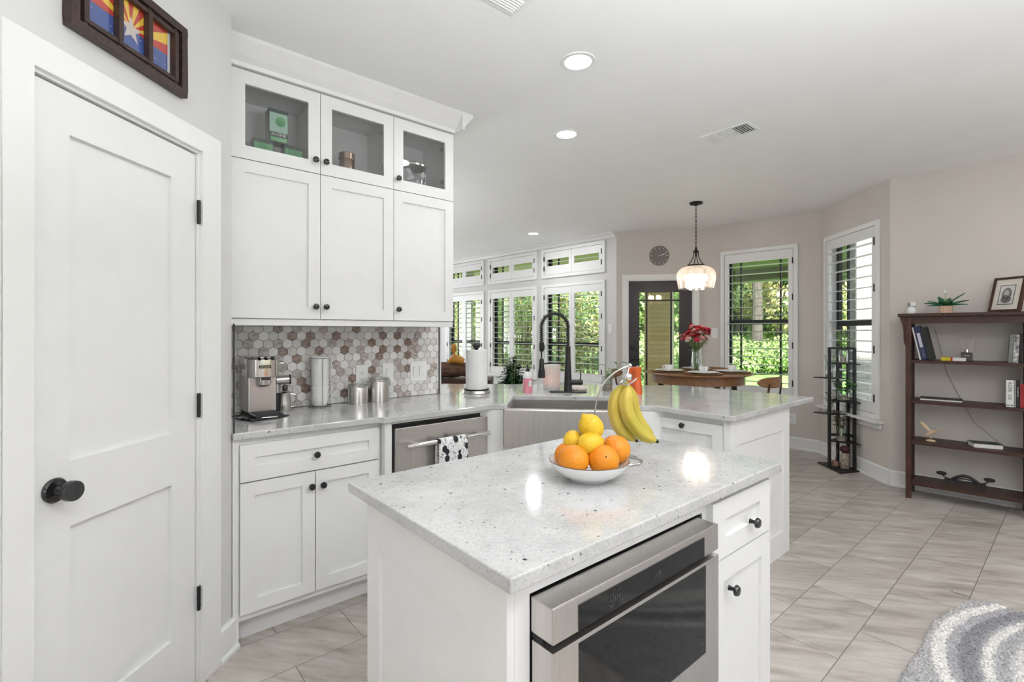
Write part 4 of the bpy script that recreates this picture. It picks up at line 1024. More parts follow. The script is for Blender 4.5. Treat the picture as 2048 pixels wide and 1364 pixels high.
# pepper mills
orm = M('orange_lacquer', (.72,.12,.015), .25, var=.06, coat=.5)
m0 = thing('pepper_mill', 'bright orange mill standing behind the bananas, nearer of two', 'mill', (2.815, 1.985, ZT), 0, 'orange mills')
b = MB(); b.lathe([(.001,0),(.033,0),(.033,.03),(.028,.075),(.023,.125),(.0235,.155),(.030,.183),(.029,.187),(.001,.188)], 32); b.build('body', orm, m0, smooth=True)
b = MB(); b.lathe([(.001,.188),(.010,.188),(.010,.194),(.001,.195)], 16); b.build('cap', chrome, m0, smooth=True)
dup(m0, (2.862, 2.075, ZT), 0, 'orange mill partly hidden behind the banana hanger, farther of two').scale = (.93, .93, .96)

# dish towel over the dishwasher handle
tw = MB(); prf = [(-.0655, -.165), (-.0665, -.10), (-.068, -.05), (-.0665, -.005)]
for k in range(9):
    a = R(180 - 180*k/8); prf.append((-.048 + .0165*math.cos(a), .0 + .0165*math.sin(a)))
prf += [(-.0305, -.05), (-.030, -.10), (-.029, -.15)]
vs_ = []; fs_ = []; nx = 16; x0_, x1_ = 1.372, 1.556
for i in range(nx+1):
    for j, (y_, z_) in enumerate(prf):
        wv_ = .0035*math.sin(i*1.1)*(min(1, abs(z_)/.08)); vs_.append((x0_ + (x1_-x0_)*i/nx, YD + y_ - (abs(wv_) if y_ < -.05 else 0), .757 + z_))
m_ = len(prf)
for i in range(nx):
    for j in range(m_-1): a = i*m_+j; fs_.append((a, a+m_, a+m_+1, a+1))
tw.add(vs_, fs_)
tm_, tn_, tp_ = newmat('poppy_print_cotton')
tcc = node(tn_, 'ShaderNodeTexCoord'); vo = node(tn_, 'ShaderNodeTexVoronoi'); vo.inputs['Scale'].default_value = 24; vo.inputs['Randomness'].default_value = .8
wv = node(tn_, 'ShaderNodeTexWave', wave_type='RINGS'); wv.inputs['Scale'].default_value = 60; wv.inputs['Distortion'].default_value = 6
mpp = node(tn_, 'ShaderNodeMapping'); mpp.inputs['Scale'].default_value = (1.0, .01, .8); tn_.links.new(tcc.outputs['Object'], mpp.inputs[0])
tn_.links.new(mpp.outputs[0], vo.inputs['Vector'])
r1 = node(tn_, 'ShaderNodeValToRGB'); e = r1.color_ramp.elements; e[0].position = .35; e[0].color = (.02,.022,.03,1); e[1].position = .38; e[1].color = (.80,.80,.80,1)
tn_.links.new(vo.outputs['Distance'], r1.inputs[0])
nz = node(tn_, 'ShaderNodeTexNoise'); nz.inputs['Scale'].default_value = 38; nz.inputs['Detail'].default_value = 1; tn_.links.new(mpp.outputs[0], nz.inputs[0])
r2 = node(tn_, 'ShaderNodeValToRGB'); e = r2.color_ramp.elements; e[0].position = .475; e[0].color = (1,1,1,1); e[1].position = .525; e[1].color = (1,1,1,1); x = e.new(.5); x.color = (.03,.03,.04,1)
tn_.links.new(nz.outputs['Fac'], r2.inputs[0])
mx_ = node(tn_, 'ShaderNodeMix', data_type='RGBA', blend_type='MULTIPLY'); mx_.inputs[0].default_value = 1; tn_.links.new(r1.outputs[0], mx_.inputs[6]); tn_.links.new(r2.outputs[0], mx_.inputs[7]); tn_.links.new(mx_.outputs[2], tp_.inputs['Base Color']); tp_.inputs['Roughness'].default_value = .9
o = tw.build('dish_towel', tm_, smooth=True); sm = o.modifiers.new('solidify', 'SOLIDIFY'); sm.thickness = .0015; sm.offset = 0
tag(o, 'white dish towel with black poppy print hanging over the dishwasher handle', 'towel')

# ------------------------------------------------------------------ island: fruit bowl, bananas
bw = thing('fruit_bowl', 'shallow white bowl of oranges and lemons on the island', 'bowl', (PX(1178, HORIZ, 1.42).x, PX(1178, HORIZ, 1.42).y, ZT))
bprof = [(.001,.004),(.045,.004),(.050,.0),(.056,.0),(.058,.004),(.085,.016),(.105,.034),(.114,.050),(.1155,.054),(.1135,.055),(.103,.040),(.083,.022),(.055,.011),(.001,.009)]
b = MB(); b.lathe(bprof, 56); b.build('body', china, bw, smooth=True)
b = MB(); b.lathe([(.1155,.0535),(.1160,.0545),(.1150,.0556),(.1135,.0551)], 56); b.build('rim_line', M('brown_glaze_line', (.12,.07,.05), .3), bw, smooth=True)
def fruit_mat(name, c1, c2, bs=150, bump=.5):
    return M(name, c1, .38, col2=c2, scale=5, bump=bump, bscale=bs, spec=.4)
orm_ = fruit_mat('orange_peel', (.70,.21,.010), (.78,.29,.015)); lem = fruit_mat('lemon_peel', (.68,.40,.012), (.76,.50,.03)); navel = M('dark_stem_scar', (.05,.04,.02), .8)
def orange(c, r, label, rot, nv):
    t = thing('orange', label, 'orange', c, 0, 'oranges in the white bowl'); t.rotation_euler = rot
    b = MB(); b.sphere((0,0,0), r, 1, 1, .96, 36, 24); b.build('peel', orm_, t, smooth=True)
    b = MB(); d = Vector(nv).normalized(); b.sphere(d*r*.985, r*.055, 1, 1, 1, 12, 8); b.build('stem_scar', navel, t, smooth=True)
def fz(px, py, d): return PX(px, py, d)
orange(fz(1147, 920, 1.370), .0440, 'orange at the front left of the bowl with a dark navel dot', (0,0,0), (.15,-.95,-.3))
orange(fz(1207, 920, 1.375), .0440, 'orange at the front right of the bowl', (0,0,0), (-.6,-.7,.45))
orange(fz(1231, 899, 1.450), .0440, 'orange at the right back of the bowl, highest of the oranges', (0,0,0), (.6,.2,.7))
orange(fz(1136, 911, 1.435), .0400, 'orange at the left, mostly hidden behind the front left orange', (0,0,0), (-.2,-.2,.95))
def lemon(c, L, r, label, axis):
    t = thing('lemon', label, 'lemon', c, 0, 'lemons in the white bowl')
    q = Vector((0,0,1)).rotation_difference(Vector(axis).normalized()); t.rotation_euler = q.to_euler()
    b = MB(); pr = []
    for k in range(25):
        u = -1 + 2*k/24; rr = r*math.sqrt(max(0, 1-abs(u)**2.3)); z = u*L*.43
        if abs(u) > .9: rr = max(rr, .0)
        pr.append((max(rr, .0006), z))
    pr = pr[:-3] + [(r*.40, L*.405), (r*.27, L*.44), (r*.20, L*.48), (r*.13, L*.51), (.0006, L*.525)]
    pr = [(.0006, -L*.45), (r*.14, -L*.445)] + pr[2:]
    b.lathe(pr, 32); b.build('peel', lem, t, smooth=True)
    b = MB(); b.lathe([(.0005,-L*.452),(r*.10,-L*.452),(r*.10,-L*.44)], 10); b.build('stem_scar', navel, t)
lemon(fz(1181, 887, 1.400), .090, .0335, 'lemon lying at the front centre on top of the oranges', (.9,-.25,.12))
lemon(fz(1146, 881, 1.440), .074, .0285, 'small lemon at the left, behind the others', (.75,.5,.45))
lemon(fz(1182, 854, 1.430), .090, .0355, 'topmost lemon with its pointed tip up', (-.45,.25,.75))

# banana hanger
hg = thing('banana_hanger', 'chrome wire banana hanger with a curved arm and ball ends behind the bowl', 'banana stand', (1.33, 1.03, ZT))
hgl = hg.location
def loc(v): return tuple(Vector(v) - hgl)
cw_ = M('hanger_chrome', (.62,.60,.58), .18, metal=1, var=.02)
b = MB()
top = [PX(x, y, 1.60) for x, y in ((1192,900),(1190,870),(1189,845),(1190,820),(1194,797),(1202,775),(1215,757),(1231,744),(1246,736),(1256,733))]
b.tube([loc(p) for p in top], .0028, 8)
A_ = top[0]
zf = ZT + .004
base = [(A_.x, A_.y, A_.z), (A_.x+.004, A_.y, ZT+.02), (A_.x+.02, A_.y-.01, zf)]
ring = []
c1 = PX(1238, 917, 1.60); cxr, cyr = c1.x, c1.y
for k in range(21):
    a = R(150 - 300*k/20); u_ = .075*math.cos(a); v_ = .058*math.sin(a); p = Vector((cxr, cyr)) + RT*u_ + FW*v_; ring.append((p.x, p.y, zf))
b.tube([loc(p) for p in base] + [loc(p) for p in ring], .0030, 8)
q1 = Vector((cxr, cyr)) + RT*.030 + FW*.045
b.tube([loc((q1.x, q1.y, zf+.001)), loc((q1.x+.01, q1.y-.01, zf+.010)), loc((q1.x+.02, q1.y-.035, zf+.003))], .0028, 8)
b.build('wire', cw_, hg, smooth=True)
b = MB(); b.sphere(loc(PX(1260, 731, 1.60)), .0072); b.build('ball', chrome, hg, smooth=True)
hook = [PX(x, y, d) for x, y, d in ((1258,734,1.60),(1256,745,1.59),(1249,757,1.575),(1241,765,1.57),(1246,770,1.575),(1257,769,1.58),(1266,763,1.58),(1273,757,1.58))]
b = MB(); b.tube([loc(p) for p in hook], .0026, 8); b.build('hook', cw_, hg, smooth=True)
b = MB(); b.sphere(loc(PX(1256, 754, 1.565)), .0145, 1, 1, .9); b.build('ball', chrome, hg, smooth=True)
# bananas
ban = M('banana_peel', (.42,.36,.03), .42, scale=9, stretch=(1,1,1), col2=(.60,.45,.08), bump=.15, bscale=40)
bant = M('banana_green_stalk', (.40,.40,.07), .5, scale=30, col2=(.55,.50,.12)); bane = M('banana_dark_tip', (.03,.022,.012), .8)
bb = thing('banana_bunch', 'bunch of three yellow bananas hanging from the chrome hanger', 'bananas', tuple(PX(1250, 772, 1.585)))
bl = bb.location
def banana(pts, w, name='banana'):
    P = [PX(*p) for p in pts]; m = 18; C_ = []
    # Catmull-Rom resample
    for k in range(m+1):
        u = k/m*(len(P)-1); i = min(int(u), len(P)-2); t_ = u-i
        p0, p1, p2, p3 = P[max(i-1,0)], P[i], P[i+1], P[min(i+2,len(P)-1)]
        C_.append(.5*((2*p1)+(p2-p0)*t_+(2*p0-5*p1+4*p2-p3)*t_**2+(3*p1-p0-3*p2+p3)*t_**3) - bl)
    rr = []
    for k in range(m+1):
        u = k/m
        rr.append(w*(.24 + .76*min(1, max(0, (u-.04)/.22))**.8) if u < .5 else w*(1 - .72*max(0, (u-.78)/.22)**2.0))
    prof = [1 + .085*math.cos(5*2*PI*k/20) for k in range(20)]
    b = MB(); b.tube(C_, rr, 20, prof=prof); o = b.build(name, ban, bb, smooth=True, ang=60)
    b = MB(); d = (C_[-1]-C_[-2]).normalized(); b.tube([C_[-1]-d*.001, C_[-1]+d*.006, C_[-1]+d*.009], [w*.30, w*.24, w*.15], 12); b.build('tip', bane, o, smooth=True)
    return o
banana([(1249,770,1.60),(1236,786,1.605),(1229,812,1.605),(1232,838,1.605),(1245,862,1.60),(1271,880,1.595)], .0205)
banana([(1256,770,1.59),(1254,788,1.58),(1252,812,1.575),(1262,840,1.57),(1283,866,1.565),(1312,882,1.56)], .0215)
banana([(1257,770,1.61),(1264,788,1.62),(1267,812,1.625),(1276,838,1.625),(1291,860,1.62),(1305,874,1.615)], .0190)
b = MB(); c_ = PX(1253, 772, 1.608) - bl; b.tube([c_+Vector((0,0,-.016)), c_+Vector((0,0,-.004)), c_+Vector((0,0,.006)), c_+Vector((0,0,.012))], [.015,.012,.009,.007], 10); b.build('crown', bant, bb, smooth=True)

# ------------------------------------------------------------------ dining nook
tb = thing('round_table', 'round counter-height wooden table under the pendant lamp', 'table', (4.88, 2.68, 0))
b = MB(); b.lathe([(.001,.892),(.500,.892),(.530,.900),(.535,.908),(.530,.914),(.001,.914)], 64); b.build('tabletop', tabw, tb, smooth=True)
b = MB(); b.lathe([(.455,.8915),(.465,.8915),(.465,.805),(.455,.805),(.455,.8915)], 64); b.build('apron', tabw, tb, smooth=True)
for k in range(4):
    a = R(45+90*k+10); b = MB(); b.tube([(.40*math.cos(a), .40*math.sin(a), .88), (.46*math.cos(a), .46*math.sin(a), 0)], [.030,.018], 12, prof=None); b.build('leg', dwood, tb, smooth=True)
ZB = .9145
mat_ = M('woven_placemat', (.50,.44,.38), .8, scale=60, col2=(.62,.56,.50))
plates = [((1407, 4.93), 'nearest'), ((1468, 5.10), 'right-hand'), ((1338, 5.22), 'left-hand'), ((1392, 5.50), 'farthest')]
m0 = p0 = c0 = None
for (px, d), w_ in plates:
    p = PX(px, HORIZ, d)
    v = Vector((p.x-4.88, p.y-2.68)); 
    if v.length > .335: v = v.normalized()*.335
    p = Vector((4.88+v.x, 2.68+v.y, 0)); rz = math.atan2(v.y, v.x)
    labs = ['round wooden charger under the %s plate on the round table' % w_, '%s white plate on the round table' % w_, '%s white cup on the round table' % w_]
    if not m0:
        b = MB(); b.lathe([(.001,0),(.170,0),(.180,.004),(.185,.011),(.180,.012),(.170,.008),(.001,.007)], 48); m0 = b.build('charger', M('charger_wood', (.30,.17,.09), .4, scale=8, stretch=(1,6,1), col2=(.42,.26,.15)), smooth=True); m0.location = (p.x, p.y, ZB); tag(m0, labs[0], 'charger plate', 'chargers on the round table')
        b = MB(); b.lathe([(.001,0),(.080,0),(.12,.006),(.150,.014),(.150,.016),(.118,.010),(.08,.005),(.001,.005)], 48); p0 = b.build('plate', china, smooth=True); p0.location = (p.x, p.y, ZB+.0075); tag(p0, labs[1], 'plate', 'plates on the round table')
        c0 = thing('cup', labs[2], 'cup', (p.x, p.y, ZB+.0135), rz, 'cups on the round table')
        b = MB(); b.lathe([(.001,0),(.026,0),(.028,.004),(.034,.010),(.043,.035),(.045,.062),(.043,.062),(.041,.036),(.032,.012),(.001,.008)], 28); b.build('body', china, c0, smooth=True)
        b = MB(); b.tube([(.043,0,.052),(.058,0,.054),(.066,0,.042),(.060,0,.026),(.040,0,.022)], .0035, 8); b.build('handle', china, c0, smooth=True)
    else:
        for src, lab, zz in ((m0, labs[0], ZB), (p0, labs[1], ZB+.0075)):
            o = src.copy(); COL.objects.link(o); o.location = (p.x, p.y, zz); o['label'] = lab
        dup(c0, (p.x, p.y, ZB+.0135), rz, labs[2])
# flowers
vl = Vector((4.955, 2.735, ZB))
fv = thing('flower_vase', 'clear glass vase holding a bouquet of red and pink flowers on the round table', 'flowers', tuple(vl))
b = MB(); b.lathe([(.001,0),(.040,0),(.046,.008),(.056,.05),(.057,.10),(.050,.16),(.045,.21),(.048,.235),(.046,.235),(.043,.21),(.048,.16),(.055,.10),(.054,.05),(.044,.010),(.001,.006)], 36); b.build('glass', jarg, fv, smooth=True)
rf_ = random.Random(21)
b = MB()
heads = []
for k in range(78):
    a = rf_.uniform(0, 2*PI); el = math.acos(rf_.uniform(-.45, 1)); rr = .165*(.55+.45*rf_.random())
    h = Vector((rr*math.sin(el)*math.cos(a), rr*math.sin(el)*math.sin(a),   .375 + rr*.80*math.cos(el)))
    heads.append(h); foot = Vector((h.x*.12, h.y*.12, .02)); nk = Vector((h.x*.18, h.y*.18, .23))
    b.tube([foot, nk, h], .0022, 5)
b.build('stems', stemg, fv, smooth=True)
cols = [M('flower_deep_red', (.38,.01,.03), .6, var=.25), M('flower_pink', (.78,.38,.36), .6, var=.15), M('flower_coral', (.70,.16,.12), .6, var=.2), M('flower_blush_white', (.80,.66,.62), .6, var=.08), M('flower_crimson', (.55,.02,.07), .6, var=.2)]
for k, h in enumerate(heads):
    b = MB(); d = (h - Vector((0,0,.22))).normalized(); r0 = rf_.uniform(.024, .036)
    s1 = d.orthogonal().normalized(); s2 = d.cross(s1)
    for ringi, (n_, tilt_, ln) in enumerate(((6, .35, 1.0), (5, .9, .8))):
        for q in range(n_):
            a = 2*PI*q/n_ + ringi*.5; dd = (s1*math.cos(a)+s2*math.sin(a))*math.cos(tilt_) + d*math.sin(tilt_)
            leaf(b, h, dd, r0*1.25*ln, r0*.95, -.1, 4, up=d)
    b.build('blossom', cols[(k*7 + k//3) % 5], fv, smooth=True)
b = MB()
for k in range(70):
    h = rf_.choice(heads)*rf_.uniform(.55, .95); h.z = max(h.z, .22); a = rf_.uniform(0, 2*PI)
    leaf(b, (h.x, h.y, h.z), (math.cos(a), math.sin(a), rf_.uniform(-.2,.7)), .06, .016, .2)
b.build('leaves', leafd, fv, smooth=True)
# counter stools with curved backs
chw = M('walnut_chair_wood', (.20,.095,.04), .35, scale=7, stretch=(2,2,10), col2=(.32,.165,.075))
def stool(loc_, rz, label):
    t = thing('counter_stool', label, 'stool', loc_, rz, 'wooden stools around the round table')
    b = MB(); n_ = 20; pl = [(.20*math.cos(2*PI*k/n_)*(1.0), .19*math.sin(2*PI*k/n_)) for k in range(n_)]; b.prism(pl, .600, .640); b.build('seat', M('grey_seat_fabric', (.30,.29,.28), .9, var=.1, scale=90), t, bevel=.012)
    for (x, y) in ((-.15,-.14),(.15,-.14),(-.15,.14),(.15,.14)):
        b = MB(); b.tube([(x, y, .60), (x*1.35, y*1.35, 0)], [.016, .012], 10); b.build('leg', chw, t, smooth=True)
    b = MB(); b.tube([(-.185,-.172,.22),(.185,-.172,.22),(.185,.172,.22),(-.185,.172,.22)], .009, 8, closed=True); b.build('foot_rail', dwood, t, smooth=True)
    for x in (-.11, .11):
        b = MB(); b.tube([(x, .15, .62), (x*1.05, .20, .75), (x*1.0, .215, .85)], .0095, 8); b.build('back_post', dwood, t, smooth=True)
    b = MB(); vs = []; fs = []; N_ = 20
    for k in range(N_+1):
        u = -1 + 2*k/N_; x = .205*u; y = .225 - .075*u*u; hh = .052*math.sqrt(max(.03, 1-u*u*u*u)); zc = .862
        for (yy, zz) in ((-.009, -hh), (.009, -hh), (.009, hh), (-.009, hh)): vs.append((x, y+yy, zc+zz))
    for k in range(N_):
        a = k*4
        for q in range(4): fs.append((a+q, a+(q+1)%4, a+4+(q+1)%4, a+4+q))
    fs.append((0,1,2,3)); fs.append((N_*4, N_*4+3, N_*4+2, N_*4+1)); b.add(vs, fs); b.build('backrest', chw, t, bevel=.006, smooth=True)
    return t
s0 = stool((4.93, 2.12, 0), R(175), 'wooden stool with curved back at the right of the round table')
dup(s0, (4.60, 3.32, 0), R(25), 'wooden stool with curved back at the left of the round table, behind the orange mills')
dup(s0, (5.52, 2.86, 0), R(-75), 'wooden stool behind the round table, mostly hidden by the plates')

# ------------------------------------------------------------------ plant stand and its jars
Q0 = Vector((5.56, 1.60)); RS = rzof(E0, F0)   # turned with the bay wall
ps = thing('plant_stand', 'tall black metal plant stand with staggered shelves in front of the bay window', 'plant stand', (0, 0, 0))
pA, pB, pC = Vector((5.61,1.773)), Vector((5.337,1.498)), Vector((5.567,1.389))
pD = Vector((5.80,1.60))
b = MB(); b.prism([tuple(pA), tuple(pB), tuple(pC), tuple(pD)], .0, .012); b.build('base', blkm, ps)
posts = [Vector((5.520,1.640)), Vector((5.560,1.440)), Vector((5.70,1.62)), Vector((5.66,1.52))]
HT = 1.185
for i, p in enumerate(posts):
    b = MB(Matrix.Translation((p.x, p.y, 0)) @ Matrix.Rotation(R(-40), 4, 'Z')); b.box(-.011, .011, -.011, .011, .012, HT); b.build('post', blkm, ps)
b = MB()
def bar(mb, p, q, z, w=.011, h=.011):
    d = (q-p); L = d.length; m = Matrix.Translation((p.x, p.y, z)) @ Matrix.Rotation(math.atan2(d.y, d.x), 4, 'Z'); old = mb.M; mb.M = m; mb.box(0, L, -w, w, -h, h); mb.M = old
for i_, j_, z_ in ((0,1,HT-.006),(0,2,HT-.006),(1,3,HT-.006),(0,3,.325),(1,3,.325)):
    b = MB(); bar(b, posts[i_], posts[j_], z_); b.build('rail', blkm, ps)
def tri_shelf(z, pts, nm='shelf'):
    b = MB(); b.prism([tuple(p) for p in pts], z-.010, z); return b.build(nm, blkm, ps)
rgt = [(5.525,1.655),(5.545,1.385),(5.70,1.50),(5.70,1.64)]
lft = [(5.545,1.79),(5.515,1.63),(5.67,1.53),(5.72,1.66)]
for z, kind in ((1.035,'r'),(.885,'l'),(.665,'r'),(.530,'l'),(.265,'r')): tri_shelf(z, rgt if kind == 'r' else lft)
def jar(name, label, loc_, r, h, rng, n, top, L, W, lm, water=True, lid=None, spread=.06):
    t = thing(name, label, 'potted plant', loc_)
    b = MB(); b.lathe([(.001,0),(r*.9,0),(r,.005),(r,h*.8),(r*.75,h*.92),(r*.8,h),(r*.76,h),(r*.70,h*.92),(r*.95,h*.8),(r*.95,.008),(.001,.006)], 24); b.build('jar', jarg, t, smooth=True)
    if water: b = MB(); b.lathe([(.001,.0065),(r*.93,.0065),(r*.93,h*.35),(.001,h*.35)], 20); b.build('pebbles', M('jar_pebbles', (.16,.12,.08), .8, scale=70, col2=(.45,.38,.30)), t, smooth=True)
    for k in range(n): sprig(t, (0, 0, h*.3), (rng.uniform(-spread, spread), rng.uniform(-spread, spread), top*rng.uniform(.75, 1.1)), 5, L, W, rng, lm)
    return t
rp = random.Random(5)
redl = M('burgundy_leaf', (.06,.012,.018), .4, scale=9, col2=(.13,.03,.035)); limel = M('lime_leaf', (.25,.50,.10), .4, scale=9, col2=(.40,.62,.18)); driedm = M('dried_stems', (.25,.15,.09), .7)
jar('jar_plant', 'bright green plant in a tall clear bottle on the top shelf of the black stand', (5.60,1.545,1.036), .040, .165, rp, 12, .29, .075, .022, limel)
jar('jar_plant', 'clear jar with pale yellow roots on the second shelf of the black stand', (5.600,1.655,.886), .045, .140, rp, 6, .22, .05, .014, limel)
jar('jar_plant', 'round glass jar with large green leaves on the third shelf of the black stand', (5.60,1.54,.666), .055, .11, rp, 6, .19, .10, .065, leafg, spread=.08)
jar('jar_plant', 'small pot with reddish leaves on the fourth shelf of the black stand', (5.610,1.655,.531), .034, .08, rp, 8, .18, .075, .020, redl)
jar('jar_plant', 'glass of pebbles with burgundy leaves on the fifth shelf of the black stand', (5.572,1.555,.266), .040, .14, rp, 12, .27, .070, .026, redl, spread=.045)
bt = thing('pebble_bottle', 'jar of dark pebbles with round burgundy top on the base of the black stand', 'jar', (5.545,1.515,.013))
b = MB(); b.lathe([(.001,0),(.036,0),(.038,.005),(.036,.14),(.030,.15),(.001,.151)], 24); b.build('jar', M('pebble_glass', (.14,.09,.06), .25, scale=80, col2=(.45,.38,.32)), bt, smooth=True)
b = MB(); b.sphere((0,0,.185), .045, 1, 1, .78); b.build('top', M('burgundy_ball', (.06,.012,.02), .5, var=.4, scale=40), bt, smooth=True)
rd = thing('reed_pot', 'small round pot with thin dry stems beside the burgundy topped jar', 'pot', (5.56,1.60,.013))
b = MB(); b.lathe([(.001,0),(.025,0),(.034,.02),(.030,.045),(.018,.055),(.001,.05)], 20); b.build('pot', M('speckled_brown_pot', (.16,.08,.06), .5, scale=60, col2=(.35,.22,.16)), rd, smooth=True)
b = MB()
for k in range(4): b.tube([(0,0,.05),(rp.uniform(-.03,.03), rp.uniform(-.03,.03), rp.uniform(.14,.20))], .0012, 5)
b.build('stems', driedm, rd)

# ------------------------------------------------------------------ bookcase (frame: x along its front to the right, y into the wall)
BA, BB = Vector((4.983,.942)), Vector((5.045,.30))
bkz = rzof(BA, BB)
bk = thing('bookcase', 'dark walnut open bookcase with four shelves against the right wall', 'bookcase', (BA.x, BA.y, 0), bkz)
W_ = .705; D_ = .285
for (x0, x1) in ((0, .036), (W_-.036, W_)):
    for (y0, y1) in ((0, .042), (D_-.042, D_)):
        b = MB(); b.box(x0, x1, y0, y1, 0, 1.462); b.build('leg', dwood, bk, bevel=.002)
b = MB(); b.box(-.048, W_+.048, -.022, D_+.004, 1.462, 1.488); b.build('top', dwoodh, bk, bevel=.003)
b = MB(); b.box(.036, W_-.036, .006, .026, 1.408, 1.462); b.build('top_rail', dwoodh, bk)
for sx_ in (0, 1):
    b = MB()
    for k in range(5): xx = (.012 if sx_ == 0 else W_-.024); b.box(xx, xx+.012, .052+.038*k, .074+.038*k, .12, 1.42)
    xx = (.008 if sx_ == 0 else W_-.028); b.box(xx, xx+.020, .042, D_-.042, .06, .12); b.box(xx, xx+.020, .042, D_-.042, 1.40, 1.46); b.build('side_slats', dwood, bk)
    # corbels under the top
    pl = [(0, 1.462), (-.036, 1.462), (-.034, 1.44), (-.022, 1.405), (-.014, 1.35), (-.012, 1.26), (0, 1.225)]
    if sx_: pl = [(W_-x, z) for x, z in pl][::-1]
    b = MB(); b.prismy(pl, .006, .030); b.build('corbel', dwood, bk, bevel=.001)
shz = [1.115, .792, .463, .135]
for z in shz: b = MB(); b.box(.0362, W_-.0362, .004, D_-.01, z-.024, z); b.build('shelf', dwoodh, bk, bevel=.0015)
MBK = Matrix.Translation((BA.x, BA.y, 0)) @ Matrix.Rotation(bkz, 4, 'Z')
def onbk(x, y, z): v = MBK @ Vector((x, y, z)); return (v.x, v.y, v.z)
def book(label, x, y, z, t_, h, d, cover, tilt=0, flat=False, rz=0, group=None, page=pages):
    o = thing('book', label, 'book', onbk(x, y, z), bkz + rz, group)
    if not flat:
        o.rotation_euler = (0, tilt, bkz + rz)
        b = MB(); c = .0018; b.box(0, c, 0, d, 0, h); b.box(t_-c, t_, 0, d, 0, h); b.box(c, t_-c, 0, c, 0, h); b.build('cover', cover, o, bevel=.0006)
        b = MB(); b.box(c, t_-c, c, d-.004, .003, h-.003); b.build('pages', page, o)
    else:
        b = MB(); c = .0022; b.box(0, h, 0, d, 0, c); b.box(0, h, 0, d, t_-c, t_); b.box(0, h, d-c, d, c, t_-c); b.build('cover', cover, o, bevel=.0006)
        b = MB(); b.box(.003, h-.003, .003, d-c, c, t_-c); b.build('pages', page, o)
    return o
def cov(n, c, **k): return M('cover_'+n, c, .65, var=.08, **k)
z1 = shz[0]+.0008
tl = R(-11)
bkA = book('white-edged thin book leaning at the far left of the top shelf', .086, .03, z1, .010, .265, .17, cov('white', (.62,.61,.60)), tl)
bkB = book('dark blue book with a pale spine label leaning on the top shelf', .0975, .03, z1, .040, .270, .18, cov('navy', (.018,.025,.07)), tl)
b = MB(); b.box(.010, .030, -.0008, .0, .10, .215); b.build('spine_label', M('pale_lilac_label', (.50,.48,.55), .5), bkB)
text('STUDIES', .018, bkB, cov('grey', (.25,.25,.35)), 'lettering', T(.020, -.0012, .05) @ FRONT @ Matrix.Rotation(R(-90), 4, 'Z'), .0003)
bkC = book('black book leaning, rightmost of the leaning books on the top shelf', .1395, .03, z1, .038, .262, .18, cov('black', (.012,.013,.012)), tl)
yb = book('yellow and white book lying flat on the top shelf left of the diffuser', .215, .05, z1, .026, .145, .11, cov('white2', (.66,.65,.64)), flat=True, page=M('yellow_page_edge', (.70,.69,.66), .7))
b = MB(); b.box(-.001, .055, -.0012, .11, -.0002, .0268); b.build('yellow_jacket', cov('yellow', (.62,.50,.02)), yb, bevel=.002); b = MB(); b.box(.0552, .066, -.0014, .11, -.0002, .0268); b.build('red_band', cov('redband', (.50,.03,.02)), yb)
# right end, top shelf
book('grey-green book standing at the right end of the top shelf', .583, .03, z1, .022, .205, .15, cov('greygreen', (.16,.18,.16)), R(3))
o = book('black and white patterned book on the top shelf, second from the right', .606, .03, z1, .028, .205, .15, cov('pattern', (.05,.05,.05), scale=40, col2=(.70,.70,.68)), R(3))
book('slim black book against the right post of the top shelf', .635, .03, z1, .020, .212, .15, cov('black2', (.015,.012,.016)), R(1.5))
# second shelf right end
z2 = shz[1]+.0008
o = book('thick white book with black lettering on its spine on the second shelf', .573, .03, z2, .040, .195, .14, cov('whitespine', (.70,.70,.69)))
text('ROAR · DIE', .026, o, black_w, 'lettering', T(.019, -.0006, .115) @ FRONT @ Matrix.Rotation(R(-90), 4, 'Z'), .0003)
b = MB(); b.box(.003, .016, -.0008, 0, .010, .016); b.box(.022, .037, -.0008, 0, .010, .016); b.build('publisher_mark', cov('greenmark', (.05,.09,.07)), o)
book('grey book pressed against the thick white book on the second shelf', .6145, .032, z2, .009, .198, .14, cov('greyb', (.30,.30,.31)))
o = book('black book with white spine lettering on the second shelf', .6245, .03, z2, .019, .198, .14, cov('blackb', (.015,.015,.015)))
text('the complete guide', .009, o, trimw, 'lettering', T(.0095, -.0006, .11) @ FRONT @ Matrix.Rotation(R(-90), 4, 'Z'), .0003)
book('red book at the right end of the second shelf', .6445, .03, z2, .022, .172, .13, cov('red', (.42,.03,.04)))
# flat album left of second shelf
o = book('thin black album lying flat on the second shelf', .085, .05, z2, .016, .255, .17, cov('album', (.012,.015,.016)), flat=True, rz=R(2))
b = MB(); b.box(.01, .245, .012, .030, .0161, .0168); b.build('cover_stripe', M('grey_stripe', (.06,.065,.065), .5), o)
# third shelf
z3 = shz[2]+.0008
book('thick dark green book with white page edges lying on the third shelf', .400, .035, z3, .034, .170, .125, cov('darkgreen', (.035,.05,.04)), flat=True, rz=R(17), page=M('white_pages', (.74,.72,.68), .8, var=.05, scale=80))
bd = thing('wooden_bird', 'little pale wooden bird model with spread wings on the third shelf', 'figurine', onbk(.150, .10, z3), bkz)
b = MB(); b.lathe([(.001,0),(.028,0),(.026,.006),(.018,.012),(.001,.013)], 20, sx=1.1, sy=.6); b.box(-.003, .003, -.004, .004, .012, .045); b.build('base', twood, bd, smooth=True)
b = MB(); b.tube([(-.030,0,.045),(-.015,0,.055),(.005,0,.070),(.020,0,.082),(.030,0,.088)], [.004,.012,.014,.009,.008], 10); b.tube([(.030,0,.088),(.045,-.002,.084),(.062,-.004,.080)], [.006,.002,.001], 6); b.build('body', twood, bd, smooth=True)
